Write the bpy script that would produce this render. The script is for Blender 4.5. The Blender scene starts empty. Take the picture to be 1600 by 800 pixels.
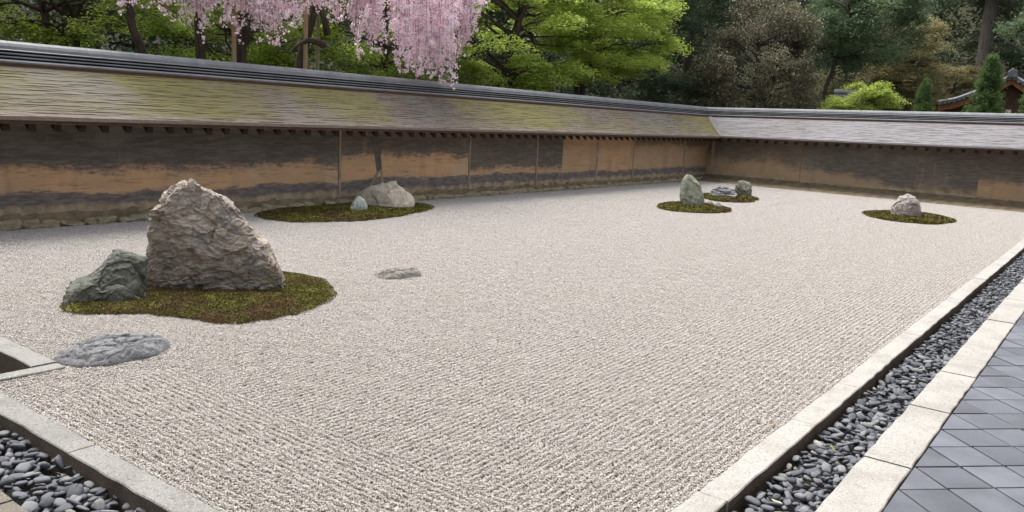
import bpy, bmesh, math, random
import numpy as np
from mathutils import Vector, Matrix, noise as mn

# ------------------------------------------------------------------ camera, sky, sun, exposure
S = bpy.context.scene
C = S.collection
cam_d = bpy.data.cameras.new('camera'); cam = bpy.data.objects.new('camera', cam_d); C.objects.link(cam)
cam_d.sensor_width = 36; cam_d.lens = 1295.9 / 1600 * 36; cam_d.clip_start = .05; cam_d.clip_end = 2000
_yaw, _pit, _rol = math.radians(36.479), math.radians(-9.658), math.radians(3.056)
_fw = Vector((math.cos(_pit)*math.cos(_yaw), math.cos(_pit)*math.sin(_yaw), math.sin(_pit)))
_r0 = Vector((math.sin(_yaw), -math.cos(_yaw), 0)); _u0 = _r0.cross(_fw)
_rt = _r0*math.cos(_rol) + _u0*math.sin(_rol); _up = -_r0*math.sin(_rol) + _u0*math.cos(_rol)
cam.matrix_world = Matrix(((_rt.x, _up.x, -_fw.x, -2.032), (_rt.y, _up.y, -_fw.y, -1.527), (_rt.z, _up.z, -_fw.z, 1.828), (0, 0, 0, 1)))
S.camera = cam
SUN_EL, SUN_AZ = 66, 70          # degrees; azimuth of the sun measured from +X towards +Y
W = bpy.data.worlds.new('World'); S.world = W; W.use_nodes = True
_n = W.node_tree.nodes; _l = W.node_tree.links
_sky = _n.new('ShaderNodeTexSky'); _sky.sky_type = 'NISHITA'; _sky.sun_disc = False
_sky.sun_elevation = math.radians(SUN_EL); _sky.sun_rotation = math.radians(90 - SUN_AZ)
_sky.air_density = 1.0; _sky.dust_density = 4.0; _sky.ozone_density = .6
_hs = _n.new('ShaderNodeHueSaturation'); _hs.inputs['Saturation'].default_value = .3
_l.new(_sky.outputs[0], _hs.inputs['Color']); _l.new(_hs.outputs[0], _n['Background'].inputs['Color'])
_n['Background'].inputs['Strength'].default_value = .15
sun_d = bpy.data.lights.new('sun', 'SUN'); sun = bpy.data.objects.new('sun', sun_d); C.objects.link(sun)
sun_d.energy = 1.5; sun_d.angle = math.radians(40); sun_d.color = (1, .96, .9)
_e, _a = math.radians(SUN_EL), math.radians(SUN_AZ)
sun.rotation_euler = Vector((math.cos(_e)*math.cos(_a), math.cos(_e)*math.sin(_a), math.sin(_e))).to_track_quat('Z', 'Y').to_euler()
S.view_settings.view_transform = 'Standard'; S.view_settings.look = 'None'
S.view_settings.gamma = 1; S.view_settings.exposure = 1.15
S.render.engine = 'CYCLES'; S.cycles.max_bounces = 6; S.cycles.diffuse_bounces = 3; S.cycles.transparent_max_bounces = 4

# ------------------------------------------------------------------ helpers
def mesh_np(name, V, F, mat=None, smooth=False, rnd=None):
    V = np.asarray(V, np.float32); F = np.asarray(F, np.int32); m, k = F.shape
    me = bpy.data.meshes.new(name)
    me.vertices.add(len(V)); me.vertices.foreach_set('co', V.ravel())
    me.loops.add(m*k); me.loops.foreach_set('vertex_index', F.ravel())
    me.polygons.add(m); me.polygons.foreach_set('loop_start', np.arange(0, m*k, k, dtype=np.int32))
    me.polygons.foreach_set('use_smooth', np.full(m, smooth))
    if rnd is not None:
        a = me.attributes.new('rnd', 'FLOAT', 'POINT'); a.data.foreach_set('value', np.asarray(rnd, np.float32))
    me.update(calc_edges=True)
    if mat: me.materials.append(mat)
    return me
def link(name, me, parent=None, label=None, cat=None, group=None, kind=None, **props):
    o = bpy.data.objects.new(name, me); C.objects.link(o)
    if parent: o.parent = parent
    for k, v in (('label', label), ('category', cat), ('group', group), ('kind', kind)):
        if v: o[k] = v
    for k, v in props.items(): o[k] = v
    return o
def thing(name, label, cat, loc=(0, 0, 0), group=None):
    o = link(name, None, None, label, cat, group); o.location = loc; return o
def under(o, parent):            # keep world placement although the parent empty sits elsewhere
    o.parent = parent; o.matrix_parent_inverse = Matrix.Translation(-parent.location); return o
def part(name, me, parent, **k):
    o = link(name, me, None, **k); return under(o, parent) if parent.location.length else (setattr(o, 'parent', parent) or o)
class MB:                         # small mesh builder
    def __init__(s): s.v = []; s.f = []
    def box(s, x0, x1, y0, y1, z0, z1):
        b = len(s.v)
        s.v += [(x0,y0,z0),(x1,y0,z0),(x1,y1,z0),(x0,y1,z0),(x0,y0,z1),(x1,y0,z1),(x1,y1,z1),(x0,y1,z1)]
        s.f += [tuple(b+i for i in q) for q in ((0,3,2,1),(4,5,6,7),(0,1,5,4),(1,2,6,5),(2,3,7,6),(3,0,4,7))]
    def hexa(s, P):               # 8 points, same order as box
        b = len(s.v); s.v += [tuple(p) for p in P]
        s.f += [tuple(b+i for i in q) for q in ((0,3,2,1),(4,5,6,7),(0,1,5,4),(1,2,6,5),(2,3,7,6),(3,0,4,7))]
    def sweep(s, A, B):           # prism between two equal polygons
        b = len(s.v); n = len(A); s.v += [tuple(p) for p in A] + [tuple(p) for p in B]
        s.f += [tuple(b+i for i in range(n))[::-1], tuple(b+n+i for i in range(n))]
        s.f += [(b+i, b+(i+1) % n, b+n+(i+1) % n, b+n+i) for i in range(n)]
    def mesh(s, name, mat=None, smooth=False, bevel=0, seg=1):
        me = bpy.data.meshes.new(name); me.from_pydata(s.v, [], s.f)
        if bevel:
            bm = bmesh.new(); bm.from_mesh(me); bmesh.ops.recalc_face_normals(bm, faces=bm.faces)
            bmesh.ops.bevel(bm, geom=bm.edges, offset=bevel, segments=seg, affect='EDGES'); bm.to_mesh(me); bm.free()
        if smooth: me.polygons.foreach_set('use_smooth', [True]*len(me.polygons))
        if mat: me.materials.append(mat)
        me.update(); return me

# ------------------------------------------------------------------ materials
def hexd(c): return (c[0], c[1], c[2], 1)
class NM:
    def __init__(s, name, rough=.8, spec=.25):
        s.m = bpy.data.materials.new(name); s.m.use_nodes = True; s.t = s.m.node_tree; s.N = s.t.nodes
        s.b = s.N['Principled BSDF']; s.b.inputs['Roughness'].default_value = rough; s.b.inputs['Specular IOR Level'].default_value = spec
        s.pos = s.N.new('ShaderNodeNewGeometry').outputs['Position']
    def L(s, a, b): s.t.links.new(a, b)
    def mapped(s, stretch, rot=None):
        if stretch is None: return s.pos
        n = s.N.new('ShaderNodeMapping'); n.inputs['Scale'].default_value = stretch
        if rot: n.inputs['Rotation'].default_value = rot
        s.L(s.pos, n.inputs['Vector']); return n.outputs[0]
    def noise(s, scale, detail=4, stretch=None, rough=.6, dist=0, rot=None):
        n = s.N.new('ShaderNodeTexNoise'); n.inputs['Scale'].default_value = scale; n.inputs['Detail'].default_value = detail
        n.inputs['Roughness'].default_value = rough; n.inputs['Distortion'].default_value = dist
        s.L(s.mapped(stretch, rot), n.inputs['Vector']); return n.outputs['Fac']
    def step(s, v, lo, hi):
        n = s.N.new('ShaderNodeMapRange'); n.interpolation_type = 'SMOOTHSTEP'
        for i, x in ((1, lo), (2, hi)):
            if hasattr(x, 'links'): s.L(x, n.inputs[i])
            else: n.inputs[i].default_value = x
        s.L(v, n.inputs[0]); return n.outputs[0]
    def math(s, op, a, b=0):
        n = s.N.new('ShaderNodeMath'); n.operation = op
        for i, x in ((0, a), (1, b)):
            if hasattr(x, 'links'): s.L(x, n.inputs[i])
            else: n.inputs[i].default_value = x
        return n.outputs[0]
    def mix(s, a, b, f, blend='MIX'):
        n = s.N.new('ShaderNodeMix'); n.data_type = 'RGBA'; n.blend_type = blend
        for i, x in ((6, a), (7, b), (0, f)):
            if hasattr(x, 'links'): s.L(x, n.inputs[i])
            else: n.inputs[i].default_value = x if i == 0 else hexd(x)
        return n.outputs[2]
    def ramp(s, v, stops):
        n = s.N.new('ShaderNodeValToRGB'); e = n.color_ramp.elements
        while len(e) < len(stops): e.new(.5)
        for i, (p, c) in enumerate(stops): e[i].position = p; e[i].color = hexd(c)
        s.L(v, n.inputs[0]); return n.outputs[0]
    def attr(s, name, typ='GEOMETRY'):
        n = s.N.new('ShaderNodeAttribute'); n.attribute_name = name; n.attribute_type = typ; return n.outputs['Fac']
    def bump(s, h, strength, dist, prev=None):
        n = s.N.new('ShaderNodeBump'); n.inputs['Strength'].default_value = strength; n.inputs['Distance'].default_value = dist
        s.L(h, n.inputs['Height'])
        if prev: s.L(prev, n.inputs['Normal'])
        return n.outputs[0]
    def col(s, c):
        if hasattr(c, 'links'): s.L(c, s.b.inputs['Base Color'])
        else: s.b.inputs['Base Color'].default_value = hexd(c)
    def nor(s, n): s.L(n, s.b.inputs['Normal'])
def simple(name, c1, c2, scale, rough=.8, spec=.25, stretch=None, bump=0, bscale=None, obj=0):
    m = NM(name, rough, spec); f = m.noise(scale, 5, stretch); c = m.mix(c1, c2, m.step(f, .35, .65))
    if obj:
        n = m.N.new('ShaderNodeObjectInfo'); c = m.mix(c, (0, 0, 0), m.math('MULTIPLY', n.outputs['Random'], obj))
    m.col(c)
    if bump: m.nor(m.bump(m.noise(bscale or scale*4, 6, stretch), .6, bump))
    return m.m
def leaf_mat(name, stops, trans=.35, rough=.5, tint=None, spec=.3):
    m = NM(name, rough, spec); c = m.ramp(m.attr('rnd'), stops)
    m.col(c); t = m.N.new('ShaderNodeBsdfTranslucent'); m.L(c, t.inputs['Color'])
    x = m.N.new('ShaderNodeMixShader'); x.inputs[0].default_value = trans
    m.L(m.b.outputs[0], x.inputs[1]); m.L(t.outputs[0], x.inputs[2]); m.L(x.outputs[0], m.N['Material Output'].inputs['Surface']); return m.m

def m_grain():
    m = NM('gravel_grain', .75, .3); r = m.attr('rnd')
    c = m.ramp(r, [(0, (.15,.13,.118)), (.07, (.33,.295,.27)), (.17, (.56,.52,.482)), (.5, (.67,.632,.592)), (.88, (.71,.675,.637)), (.94, (.58,.51,.41)), (1, (.77,.745,.72))])
    big = m.noise(.9, 3); c = m.mix(c, (.9,.84,.75), m.math('MULTIPLY', m.step(big, .5, .8), .2), 'MULTIPLY')
    m.col(c); return m.m
def m_granite(name, c1, c2, c3):
    m = NM(name, .8, .25); c = m.mix(c1, c2, m.step(m.noise(2.2, 5), .4, .7))
    c = m.mix(c, c3, m.math('MULTIPLY', m.step(m.noise(75, 4, None, .8), .53, .62), .8))
    c = m.mix(c, (.92,.9,.86), m.math('MULTIPLY', m.step(m.noise(110, 3, None, .8), .58, .66), .45))
    c = m.mix(c, (.22,.19,.13), m.math('MULTIPLY', m.step(m.noise(6, 7, None, .75), .55, .72), .6))
    m.col(c); m.nor(m.bump(m.noise(60, 6), .5, .006)); return m.m
def m_rock(name, cols, sc=3., vein=None, stretch=None, rot=None, bump=.02, lich=None):
    m = NM(name, .85, .2)
    c = m.mix(cols[0], cols[1], m.step(m.noise(sc, 7, stretch, .65, .6, rot), .38, .62))
    c = m.mix(c, cols[2], m.step(m.noise(sc*2.6, 8, stretch, .7, 1., rot), .5, .68))
    c = m.mix(c, [x*.45 for x in cols[0]], m.math('MULTIPLY', m.step(m.noise(sc*9, 6, stretch, .75, .8, rot), .54, .66), .8))
    if vein:
        f = m.math('ABSOLUTE', m.math('SUBTRACT', m.noise(sc*.9, 6, stretch, .6, 1.5, rot), .5))
        c = m.mix(vein, c, m.step(f, .001, .014))
    if lich: c = m.mix(c, lich, m.math('MULTIPLY', m.step(m.noise(sc*1.7, 6, None, .7), .55, .7), .7))
    m.col(c); b = m.bump(m.noise(sc*5, 8, stretch, .7, .5, rot), .8, bump); m.nor(m.bump(m.noise(sc*22, 6, None, .7), .6, bump*.35, b)); return m.m
def m_plaster():
    m = NM('earthen_plaster', .9, .12)
    sx = m.N.new('ShaderNodeSeparateXYZ'); m.L(m.pos, sx.inputs[0]); z = sx.outputs[2]
    A = lambda n: m.attr(n, 'OBJECT')
    zt = m.math('ADD', A('zt'), m.math('MULTIPLY', A('rise'), m.math('MAXIMUM', m.math('SUBTRACT', sx.outputs[1], 4.4), 0)))
    w = m.math('MULTIPLY', m.math('SUBTRACT', m.noise(.8, 5, (1, 1, 1.6)), .5), .5)
    st = m.math('MULTIPLY', m.math('SUBTRACT', m.noise(2.8, 9, (1, 1, 7), .78), .5), .5)
    fine = m.math('MULTIPLY', m.math('SUBTRACT', m.noise(8, 9, (1, 1, 1.5), .8), .5), .42)
    w = m.math('MULTIPLY', w, m.math('ADD', A('blot'), 1))
    zz = m.math('ADD', z, m.math('ADD', w, m.math('ADD', st, fine)))
    och = m.mix((.70,.43,.24), (.58,.38,.225), m.step(m.noise(1.4, 5, (1, 1, 3)), .35, .65))
    och = m.mix(och, (.30,.18,.105), m.math('MULTIPLY', m.step(m.noise(2.2, 9, (1, 1, 10), .78), .53, .64), .8))
    och = m.mix(och, (.60,.47,.33), m.math('MULTIPLY', m.step(m.noise(1.2, 7, (1, 1, .5), .7), .52, .72), .45))
    och = m.mix(och, (.35,.275,.185), A('wash'))
    dk = m.mix((.125,.11,.098), (.205,.178,.155), m.step(m.noise(3, 8, (1, 1, 7), .7), .4, .65))
    dk = m.mix(dk, (.34,.24,.15), m.math('MULTIPLY', m.step(m.noise(1.8, 9, (1, 1, 8), .78), .6, .7), .6))
    dk = m.mix(dk, (.26,.235,.205), m.math('MULTIPLY', m.step(m.noise(1.1, 6, (1, 1, 2)), .5, .75), .6))
    dk = m.mix(dk, (.27,.195,.125), A('brown'))
    c = m.mix(och, dk, m.step(zz, m.math('SUBTRACT', zt, A('soft')), m.math('ADD', zt, A('soft'))))
    lo = m.math('ADD', z, m.math('ADD', m.math('MULTIPLY', st, .7), m.math('MULTIPLY', w, .45)))
    dl = m.mix((.15,.13,.125), (.25,.215,.19), m.step(m.noise(5, 7, (1, 1, 4), .7), .4, .62))
    c = m.mix(dl, c, m.step(lo, m.math('SUBTRACT', A('zb'), .03), m.math('ADD', A('zb'), .03)))
    ear = m.mix((.46,.37,.25), (.33,.265,.175), m.step(m.noise(6, 6), .4, .6))
    c = m.mix(ear, c, m.step(m.math('ADD', z, m.math('MULTIPLY', m.math('SUBTRACT', m.noise(3, 7, None, .7), .5), .3)), .22, .30))
    c = m.mix(c, (.46,.40,.33), m.math('MULTIPLY', m.step(m.noise(7, 8, (1, 1, 3), .75), .6, .72), m.math('MULTIPLY', m.step(z, .55, .2), .55)))
    c = m.mix(c, (.16,.12,.09), m.math('MULTIPLY', m.step(m.noise(2.6, 6, (1, 1, .14), .7), .52, .75), .38))
    c = m.mix(c, (.40,.33,.25), m.math('MULTIPLY', m.step(m.noise(3.4, 6, (1, 1, .2), .7), .58, .74), .4))
    m.col(c); b = m.bump(m.noise(2.5, 8, (1, 1, 9), .7), .5, .03); m.nor(m.bump(m.noise(40, 6), .4, .008, b)); return m.m
def m_shingle(name, moss):
    m = NM(name, .95, .1)
    sx = m.N.new('ShaderNodeSeparateXYZ'); m.L(m.pos, sx.inputs[0]); z = sx.outputs[2]
    c = m.mix((.285,.245,.20), (.22,.18,.145), m.step(m.noise(5, 8, (1, 1, 5), .7), .4, .62))
    c = m.mix(c, (.34,.33,.325), m.math('MULTIPLY', m.step(m.noise(.4, 4, None, .5), .40, .62), .65 if moss else .8))
    c = m.mix(c, (.27,.205,.155), m.math('MULTIPLY', m.step(m.noise(2.3, 7, (1, 1, 3), .7), .52, .7), .5))
    if moss:
        mo = m.step(m.noise(.27, 4, (1, 1, 1.3), .55, .4), .40, .60)
        c = m.mix(c, (.26,.24,.10), m.math('MULTIPLY', mo, .85))
        c = m.mix(c, (.265,.25,.095), m.math('MULTIPLY', m.step(m.noise(1.6, 7, None, .7), .42, .66), m.math('MULTIPLY', mo, .7)))
    else:
        c = m.mix(c, (.36,.36,.375), .65)
    rim = m.math('MULTIPLY', m.step(m.math('ADD', z, m.math('MULTIPLY', m.math('SUBTRACT', m.noise(3, 6), .5), .12)), 1.60, 1.50), .75 if moss else .35)
    c = m.mix(c, m.mix((.30,.235,.20), (.39,.34,.31), m.step(m.noise(9, 6, (1, 1, 3), .7), .4, .65)), rim)
    r = m.attr('rnd'); c = m.mix(c, (.09,.075,.06), m.math('MULTIPLY', m.step(r, .62, .98), .7))  # risers: shade of the cracks between courses painted in dark
    c = m.mix(c, (.5,.48,.45), m.math('MULTIPLY', m.step(r, .3, .05), .15))
    c = m.mix(c, (.67,.66,.66), 1, 'MULTIPLY') if moss else m.mix(c, (.78,.77,.79), 1, 'MULTIPLY')
    m.col(c); m.nor(m.bump(m.noise(30, 6, (1, 1, 1), .7), .5, .01)); return m.m

MAT = dict(
    grain=m_grain(),
    bedshade=simple('gravel_gap_shade', (.10,.088,.078), (.07,.062,.055), 60, .9, .1, None, .01, 90),  # dark sheet under the grains, painted as the shade in their gaps
    kerb=m_granite('pale_granite', (.40,.385,.36), (.31,.297,.275), (.17,.157,.14)),
    kerbg=m_granite('grey_granite', (.255,.25,.235), (.195,.19,.178), (.085,.08,.075)),
    kerbs=m_granite('stained_shaded_granite', (.24,.195,.155), (.17,.135,.11), (.10,.08,.065)),  # kerb side faces: brown stain, with their shade painted into the colour
    kerbb=m_granite('brown_granite', (.17,.15,.125), (.13,.115,.095), (.07,.06,.05)),
    plaster=m_plaster(),
    post=simple('post_plaster', (.42,.35,.265), (.30,.24,.17), 5, .85, .15, (1, 1, .6), .005),
    patchd=simple('dark_patch', (.17,.15,.135), (.12,.105,.095), 9, .9, .1, None, .004),
    valley=simple('valley_strip', (.24,.225,.205), (.19,.175,.155), 8, .8, .2),
    rafter=simple('rafter_wood', (.028,.018,.013), (.045,.028,.02), 9, .8, .15, (1, 6, 1), .003),
    board=simple('eave_board', (.10,.052,.03), (.06,.035,.022), 7, .75, .2, (1, 1, 6), .003),
    shingleL=m_shingle('mossy_shingle', True), shingleF=m_shingle('grey_shingle', False),
    ridge=simple('ridge_tile', (.20,.205,.218), (.15,.155,.165), 3, .55, .35, None, .002, 30, .10),
    ridged=simple('ridge_mortar', (.05,.05,.055), (.03,.03,.033), 6, .9),
    earth=simple('earth_verge', (.27,.21,.14), (.16,.13,.085), 5, .95, .1, None, .02, 30),
    fstone=m_rock('footing_stone', [(.46,.38,.25), (.33,.29,.2), (.58,.46,.26)], 5, None, None, None, .03, (.18,.18,.08)),
    slate=simple('paving_tile', (.175,.188,.22), (.135,.145,.172), 3.5, .55, .4, None, .003, 120, .42),
    joint=simple('paving_joint', (.34,.31,.25), (.07,.065,.055), 7, .95, .1, None, .004),
    gutter=simple('gutter_bed', (.03,.028,.025), (.05,.047,.043), 20, .95, .1, None, .01),
    soil=simple('forest_floor', (.030,.030,.016), (.048,.045,.022), 2, .95, .1, None, .05, 6),
    bark=simple('dark_bark', (.045,.035,.028), (.08,.065,.05), 14, .95, .1, (1, 1, .25), .03),
    barkg=simple('grey_bark', (.17,.15,.13), (.10,.085,.072), 10, .95, .1, (2, 2, .2), .04),
    bamboo=simple('bamboo_pole', (.38,.28,.16), (.28,.21,.12), 8, .5, .4, (1, 1, 5)),
    bamboog=simple('green_bamboo', (.24,.25,.12), (.18,.19,.09), 8, .5, .4, (1, 1, 5)),
    wood=simple('hall_timber', (.32,.15,.06), (.22,.10,.045), 4, .7, .25, (1, 5, 1)),
    wooddk=simple('hall_dark_timber', (.06,.035,.025), (.09,.05,.03), 4, .8),
    white=simple('white_plaster', (.78,.77,.74), (.68,.67,.64), 4, .8),
    htile=simple('hall_roof_tile', (.11,.115,.13), (.18,.185,.20), 5, .45, .5, None, .004, 40, .3),
    htilew=simple('hall_ridge_white', (.6,.61,.64), (.45,.46,.48), 5, .6),
)
MAT['rock_big'] = m_rock('tan_grey_rock', [(.31,.255,.205), (.40,.345,.285), (.26,.255,.25)], 2.2, (.52,.48,.43), (1, 1, 1.6), (.4,.3,.2), .035)
MAT['rock_green'] = m_rock('grey_green_rock', [(.13,.138,.115), (.19,.195,.162), (.10,.10,.088)], 3, None, (1, 1, .6), (.2,.5,.1), .035)
MAT['rock_flat'] = m_rock('blue_grey_rock', [(.28,.283,.30), (.38,.38,.39), (.16,.145,.13)], 7, None, (1, 1.6, 1), (.3,.1,.3), .05)
MAT['rock_beige'] = m_rock('beige_rock', [(.47,.41,.32), (.55,.49,.39), (.40,.35,.28)], 2, None, (1.6, 1, .5), (0,.5,.3), .02)
MAT['rock_mint'] = m_rock('pale_green_rock', [(.30,.345,.31), (.40,.43,.39), (.33,.30,.25)], 5, (.62,.64,.6), (1.5, 1, .5), None, .015)
MAT['rock_tall'] = m_rock('lichen_green_rock', [(.25,.265,.205), (.32,.325,.25), (.20,.205,.165)], 2.6, None, (1, 1, .8), (.2,.3,.2), .03, (.38,.39,.33))
MAT['rock_layer'] = m_rock('banded_grey_rock', [(.20,.195,.195), (.33,.33,.335), (.12,.115,.115)], 2.4, (.55,.55,.55), (1, 1, 4.5), (.5,.2,0), .04)
MAT['rock_box'] = m_rock('olive_grey_rock', [(.17,.165,.13), (.235,.225,.18), (.12,.115,.095)], 4, None, None, None, .025)
MAT['rock_pink'] = m_rock('pinkish_rock', [(.37,.31,.285), (.45,.405,.375), (.26,.235,.205)], 4, (.55,.52,.49), (1, 1, .7), (.3,.4,.1), .03)
MAT['rock_low'] = m_rock('pale_low_rock', [(.22,.21,.185), (.30,.285,.255), (.10,.095,.08)], 7, None, None, None, .02)
def m_pebble(name, src):
    m = NM(name, .75, .25)
    r = m.attr('rnd') if src else None
    if not src: n = m.N.new('ShaderNodeObjectInfo'); r = n.outputs['Random']
    c = m.ramp(r, [(0, (.085,.09,.105)), (.5, (.13,.137,.155)), (.9, (.20,.207,.22)), (.97, (.23,.233,.235)), (.99, (.2,.205,.16)), (1, (.36,.345,.32))])
    c = m.mix(c, (.18,.187,.205), m.math('MULTIPLY', m.step(m.noise(60, 4), .5, .7), .4)); m.col(c); m.nor(m.bump(m.noise(90, 4), .3, .003)); return m.m
MAT['peb'] = m_pebble('slate_pebble', 0); MAT['pebs'] = m_pebble('slate_pebble_mass', 1)
def m_moss():
    m = NM('moss', .95, .1); r = m.attr('rnd')
    c = m.ramp(r, [(0, (.03,.032,.009)), (.4, (.10,.098,.022)), (.75, (.20,.19,.036)), (1, (.38,.35,.11))])
    c = m.mix(c, m.mix((.10,.058,.03), (.17,.115,.065), m.step(r, .4, .8)), m.math('MULTIPLY', m.step(m.noise(1.4, 6, None, .65, .5), .46, .58), .85)); m.col(c); return m.m
MAT['moss'] = m_moss()
MAT['mossb'] = simple('moss_ground', (.045,.045,.014), (.06,.036,.018), 6, .95, .1, None, .02, 60)
LM = dict(
    maple=leaf_mat('bright_maple_leaf', [(0, (.17,.25,.04)), (.5, (.38,.49,.09)), (1, (.58,.66,.18))], .55),
    green=leaf_mat('green_maple_leaf', [(0, (.09,.145,.022)), (.5, (.22,.31,.04)), (1, (.40,.48,.075))], .55),
    dark=leaf_mat('dark_needle', [(0, (.025,.045,.024)), (.6, (.055,.085,.042)), (1, (.11,.14,.065))], .35),
    brown=leaf_mat('olive_brown_leaf', [(0, (.045,.045,.022)), (.45, (.125,.115,.06)), (.82, (.25,.22,.13)), (1, (.40,.37,.26))], .25, .35, None, .6),
    blue=leaf_mat('bluish_leaf', [(0, (.055,.09,.045)), (.5, (.12,.18,.09)), (1, (.23,.30,.16))], .4, .4),
    tan=leaf_mat('tan_young_leaf', [(0, (.13,.115,.05)), (.5, (.28,.25,.115)), (1, (.46,.42,.21))], .4),
    olive=leaf_mat('olive_leaf', [(0, (.07,.07,.028)), (.5, (.16,.155,.065)), (1, (.29,.27,.11))], .4),
    conifer=leaf_mat('conifer_spray', [(0, (.05,.09,.028)), (.5, (.12,.20,.065)), (1, (.22,.30,.10))], .45),
    pink=leaf_mat('pink_blossom', [(0, (.66,.40,.49)), (.25, (.90,.66,.75)), (.6, (.97,.83,.88)), (1, (.99,.94,.96))], .5, .7, None, .1),
)

# ------------------------------------------------------------------ ground and gravel
GX, GY = 23.75, 10.25       # gravel court ends here
n = 60
xs = np.concatenate([np.linspace(-60, 60, 61), np.linspace(70, 400, 12)]); ys = np.concatenate([np.linspace(-200, -60, 6), np.linspace(-55, 75, 60), np.linspace(90, 400, 12)])
GXX, GYY = np.meshgrid(xs, ys); dd = np.maximum(np.maximum(GXX-57, 0), np.maximum(GYY-26, 0)*1.0)
HZ = -.22 + np.minimum(dd*.55, 45)
idx = np.arange(GXX.size).reshape(GXX.shape)
F = np.stack([idx[:-1,:-1], idx[:-1,1:], idx[1:,1:], idx[1:,:-1]], -1).reshape(-1, 4)
link('ground', mesh_np('ground', np.stack([GXX, GYY, HZ], -1).reshape(-1, 3), F, MAT['soil'], True), kind='structure', label='dark forest floor rising behind the garden walls')

mb = MB()
mb.box(0, GX+.3, 0, 4.0, -.16, -.019); mb.box(.5, GX+.3, 4.0, GY+.1, -.16, -.019)
gravel = link('gravel_court', mb.mesh('gravel_court', MAT['bedshade']), kind='structure', label='raked pale gravel court')
rng = np.random.default_rng(5)
TS = .5; tiles = []
OCT = np.array([(1,0,0),(-1,0,0),(0,1,0),(0,-1,0),(0,0,1),(0,0,-1)], float)
OF = np.array([(0,2,4),(2,1,4),(1,3,4),(3,0,4),(2,0,5),(1,2,5),(3,1,5),(0,3,5)])
def rand_rot(n, rng):
    q = rng.normal(size=(n, 4)); q /= np.linalg.norm(q, axis=1)[:, None]; w, x, y, z = q.T
    return np.stack([1-2*(y*y+z*z), 2*(x*y-z*w), 2*(x*z+y*w), 2*(x*y+z*w), 1-2*(x*x+z*z), 2*(y*z-x*w), 2*(x*z-y*w), 2*(y*z+x*w), 1-2*(x*x+y*y)], -1).reshape(n, 3, 3)
for k in range(6):
    g = 84; gx, gy = np.meshgrid((np.arange(g)+.5)/g*TS-TS/2, (np.arange(g)+.5)/g*TS-TS/2)
    P = np.stack([gx.ravel(), gy.ravel()], -1); P += rng.uniform(-.7, .7, P.shape)*TS/g; N = len(P)
    am = np.array([.0045*(1+.3*mn.noise(Vector((p[0]*9, p[1]*9, k*7.3)))) for p in P]); h = am*np.cos(2*np.pi*(P[:, 1]+.0008*np.sin(P[:, 0]*25+k))/(TS/11)) + np.array([.002*mn.noise(Vector((p[0]*28, p[1]*28, k*3.1))) for p in P]) + .003*np.sin(P[:, 0]*2*np.pi/TS*2+k)*np.sin(P[:, 1]*2*np.pi/TS)
    z = h + rng.uniform(-.008, .004, N) - .003
    r = np.clip(rng.lognormal(math.log(.0036), .26, N), .0021, .0064)
    sc = r[:, None]*rng.uniform(.7, 1.3, (N, 3)); R = rand_rot(N, rng)
    V = np.einsum('nij,nkj->nki', R, OCT[None]*sc[:, None, :]*rng.uniform(.8, 1.2, (N, 6, 1))) + np.concatenate([P, z[:, None]], 1)[:, None]
    Fz = (OF[None] + 6*np.arange(N)[:, None, None]).reshape(-1, 3)
    me = mesh_np('gravel_tile', V.reshape(-1, 3), Fz, MAT['grain'], True, np.repeat(rng.random(N), 6))
    tiles.append(bpy.data.objects.new('gravel_tile', me))
pts = []
for i in range(int(GX/TS)+1):
    for j in range(int(GY/TS)+1):
        if i == 0 and j >= 8: continue
        pts.append((TS*(i+.5), TS*(j+.5), .002*math.sin(i*1.7)*math.cos(j*1.3)))
pm = bpy.data.meshes.new('gravel_grains'); pm.from_pydata(pts, [], [])
a = pm.attributes.new('var', 'INT', 'POINT'); a.data.foreach_set('value', rng.integers(0, 6, len(pts)).astype(np.int32))
a = pm.attributes.new('rot', 'FLOAT_VECTOR', 'POINT'); rv = np.zeros((len(pts), 3), np.float32); rv[:, 2] = rng.integers(0, 2, len(pts))*math.pi + np.array([math.pi/2 if p[0] < 1.0 and p[1] < 3.5 else 0 for p in pts]); a.data.foreach_set('vector', rv.ravel())
grains = link('gravel_grains', pm, gravel, kind='stuff', label='loose pale pinkish-grey gravel grains raked in straight furrows')
ng = bpy.data.node_groups.new('scatter_gravel', 'GeometryNodeTree')
ng.interface.new_socket('Geometry', in_out='INPUT', socket_type='NodeSocketGeometry'); ng.interface.new_socket('Geometry', in_out='OUTPUT', socket_type='NodeSocketGeometry')
gi = ng.nodes.new('NodeGroupInput'); go = ng.nodes.new('NodeGroupOutput'); ip = ng.nodes.new('GeometryNodeInstanceOnPoints'); jn = ng.nodes.new('GeometryNodeJoinGeometry')
for t in tiles:
    oi = ng.nodes.new('GeometryNodeObjectInfo'); oi.inputs['Object'].default_value = t; oi.inputs['As Instance'].default_value = True; ng.links.new(oi.outputs['Geometry'], jn.inputs[0])
av = ng.nodes.new('GeometryNodeInputNamedAttribute'); av.data_type = 'INT'; av.inputs[0].default_value = 'var'
ar = ng.nodes.new('GeometryNodeInputNamedAttribute'); ar.data_type = 'FLOAT_VECTOR'; ar.inputs[0].default_value = 'rot'
ng.links.new(gi.outputs[0], ip.inputs['Points']); ng.links.new(jn.outputs[0], ip.inputs['Instance']); ip.inputs['Pick Instance'].default_value = True
ng.links.new(av.outputs[0], ip.inputs['Instance Index']); ng.links.new(ar.outputs[0], ip.inputs['Rotation']); ng.links.new(ip.outputs[0], go.inputs[0])
md = grains.modifiers.new('scatter', 'NODES'); md.node_group = ng

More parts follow.
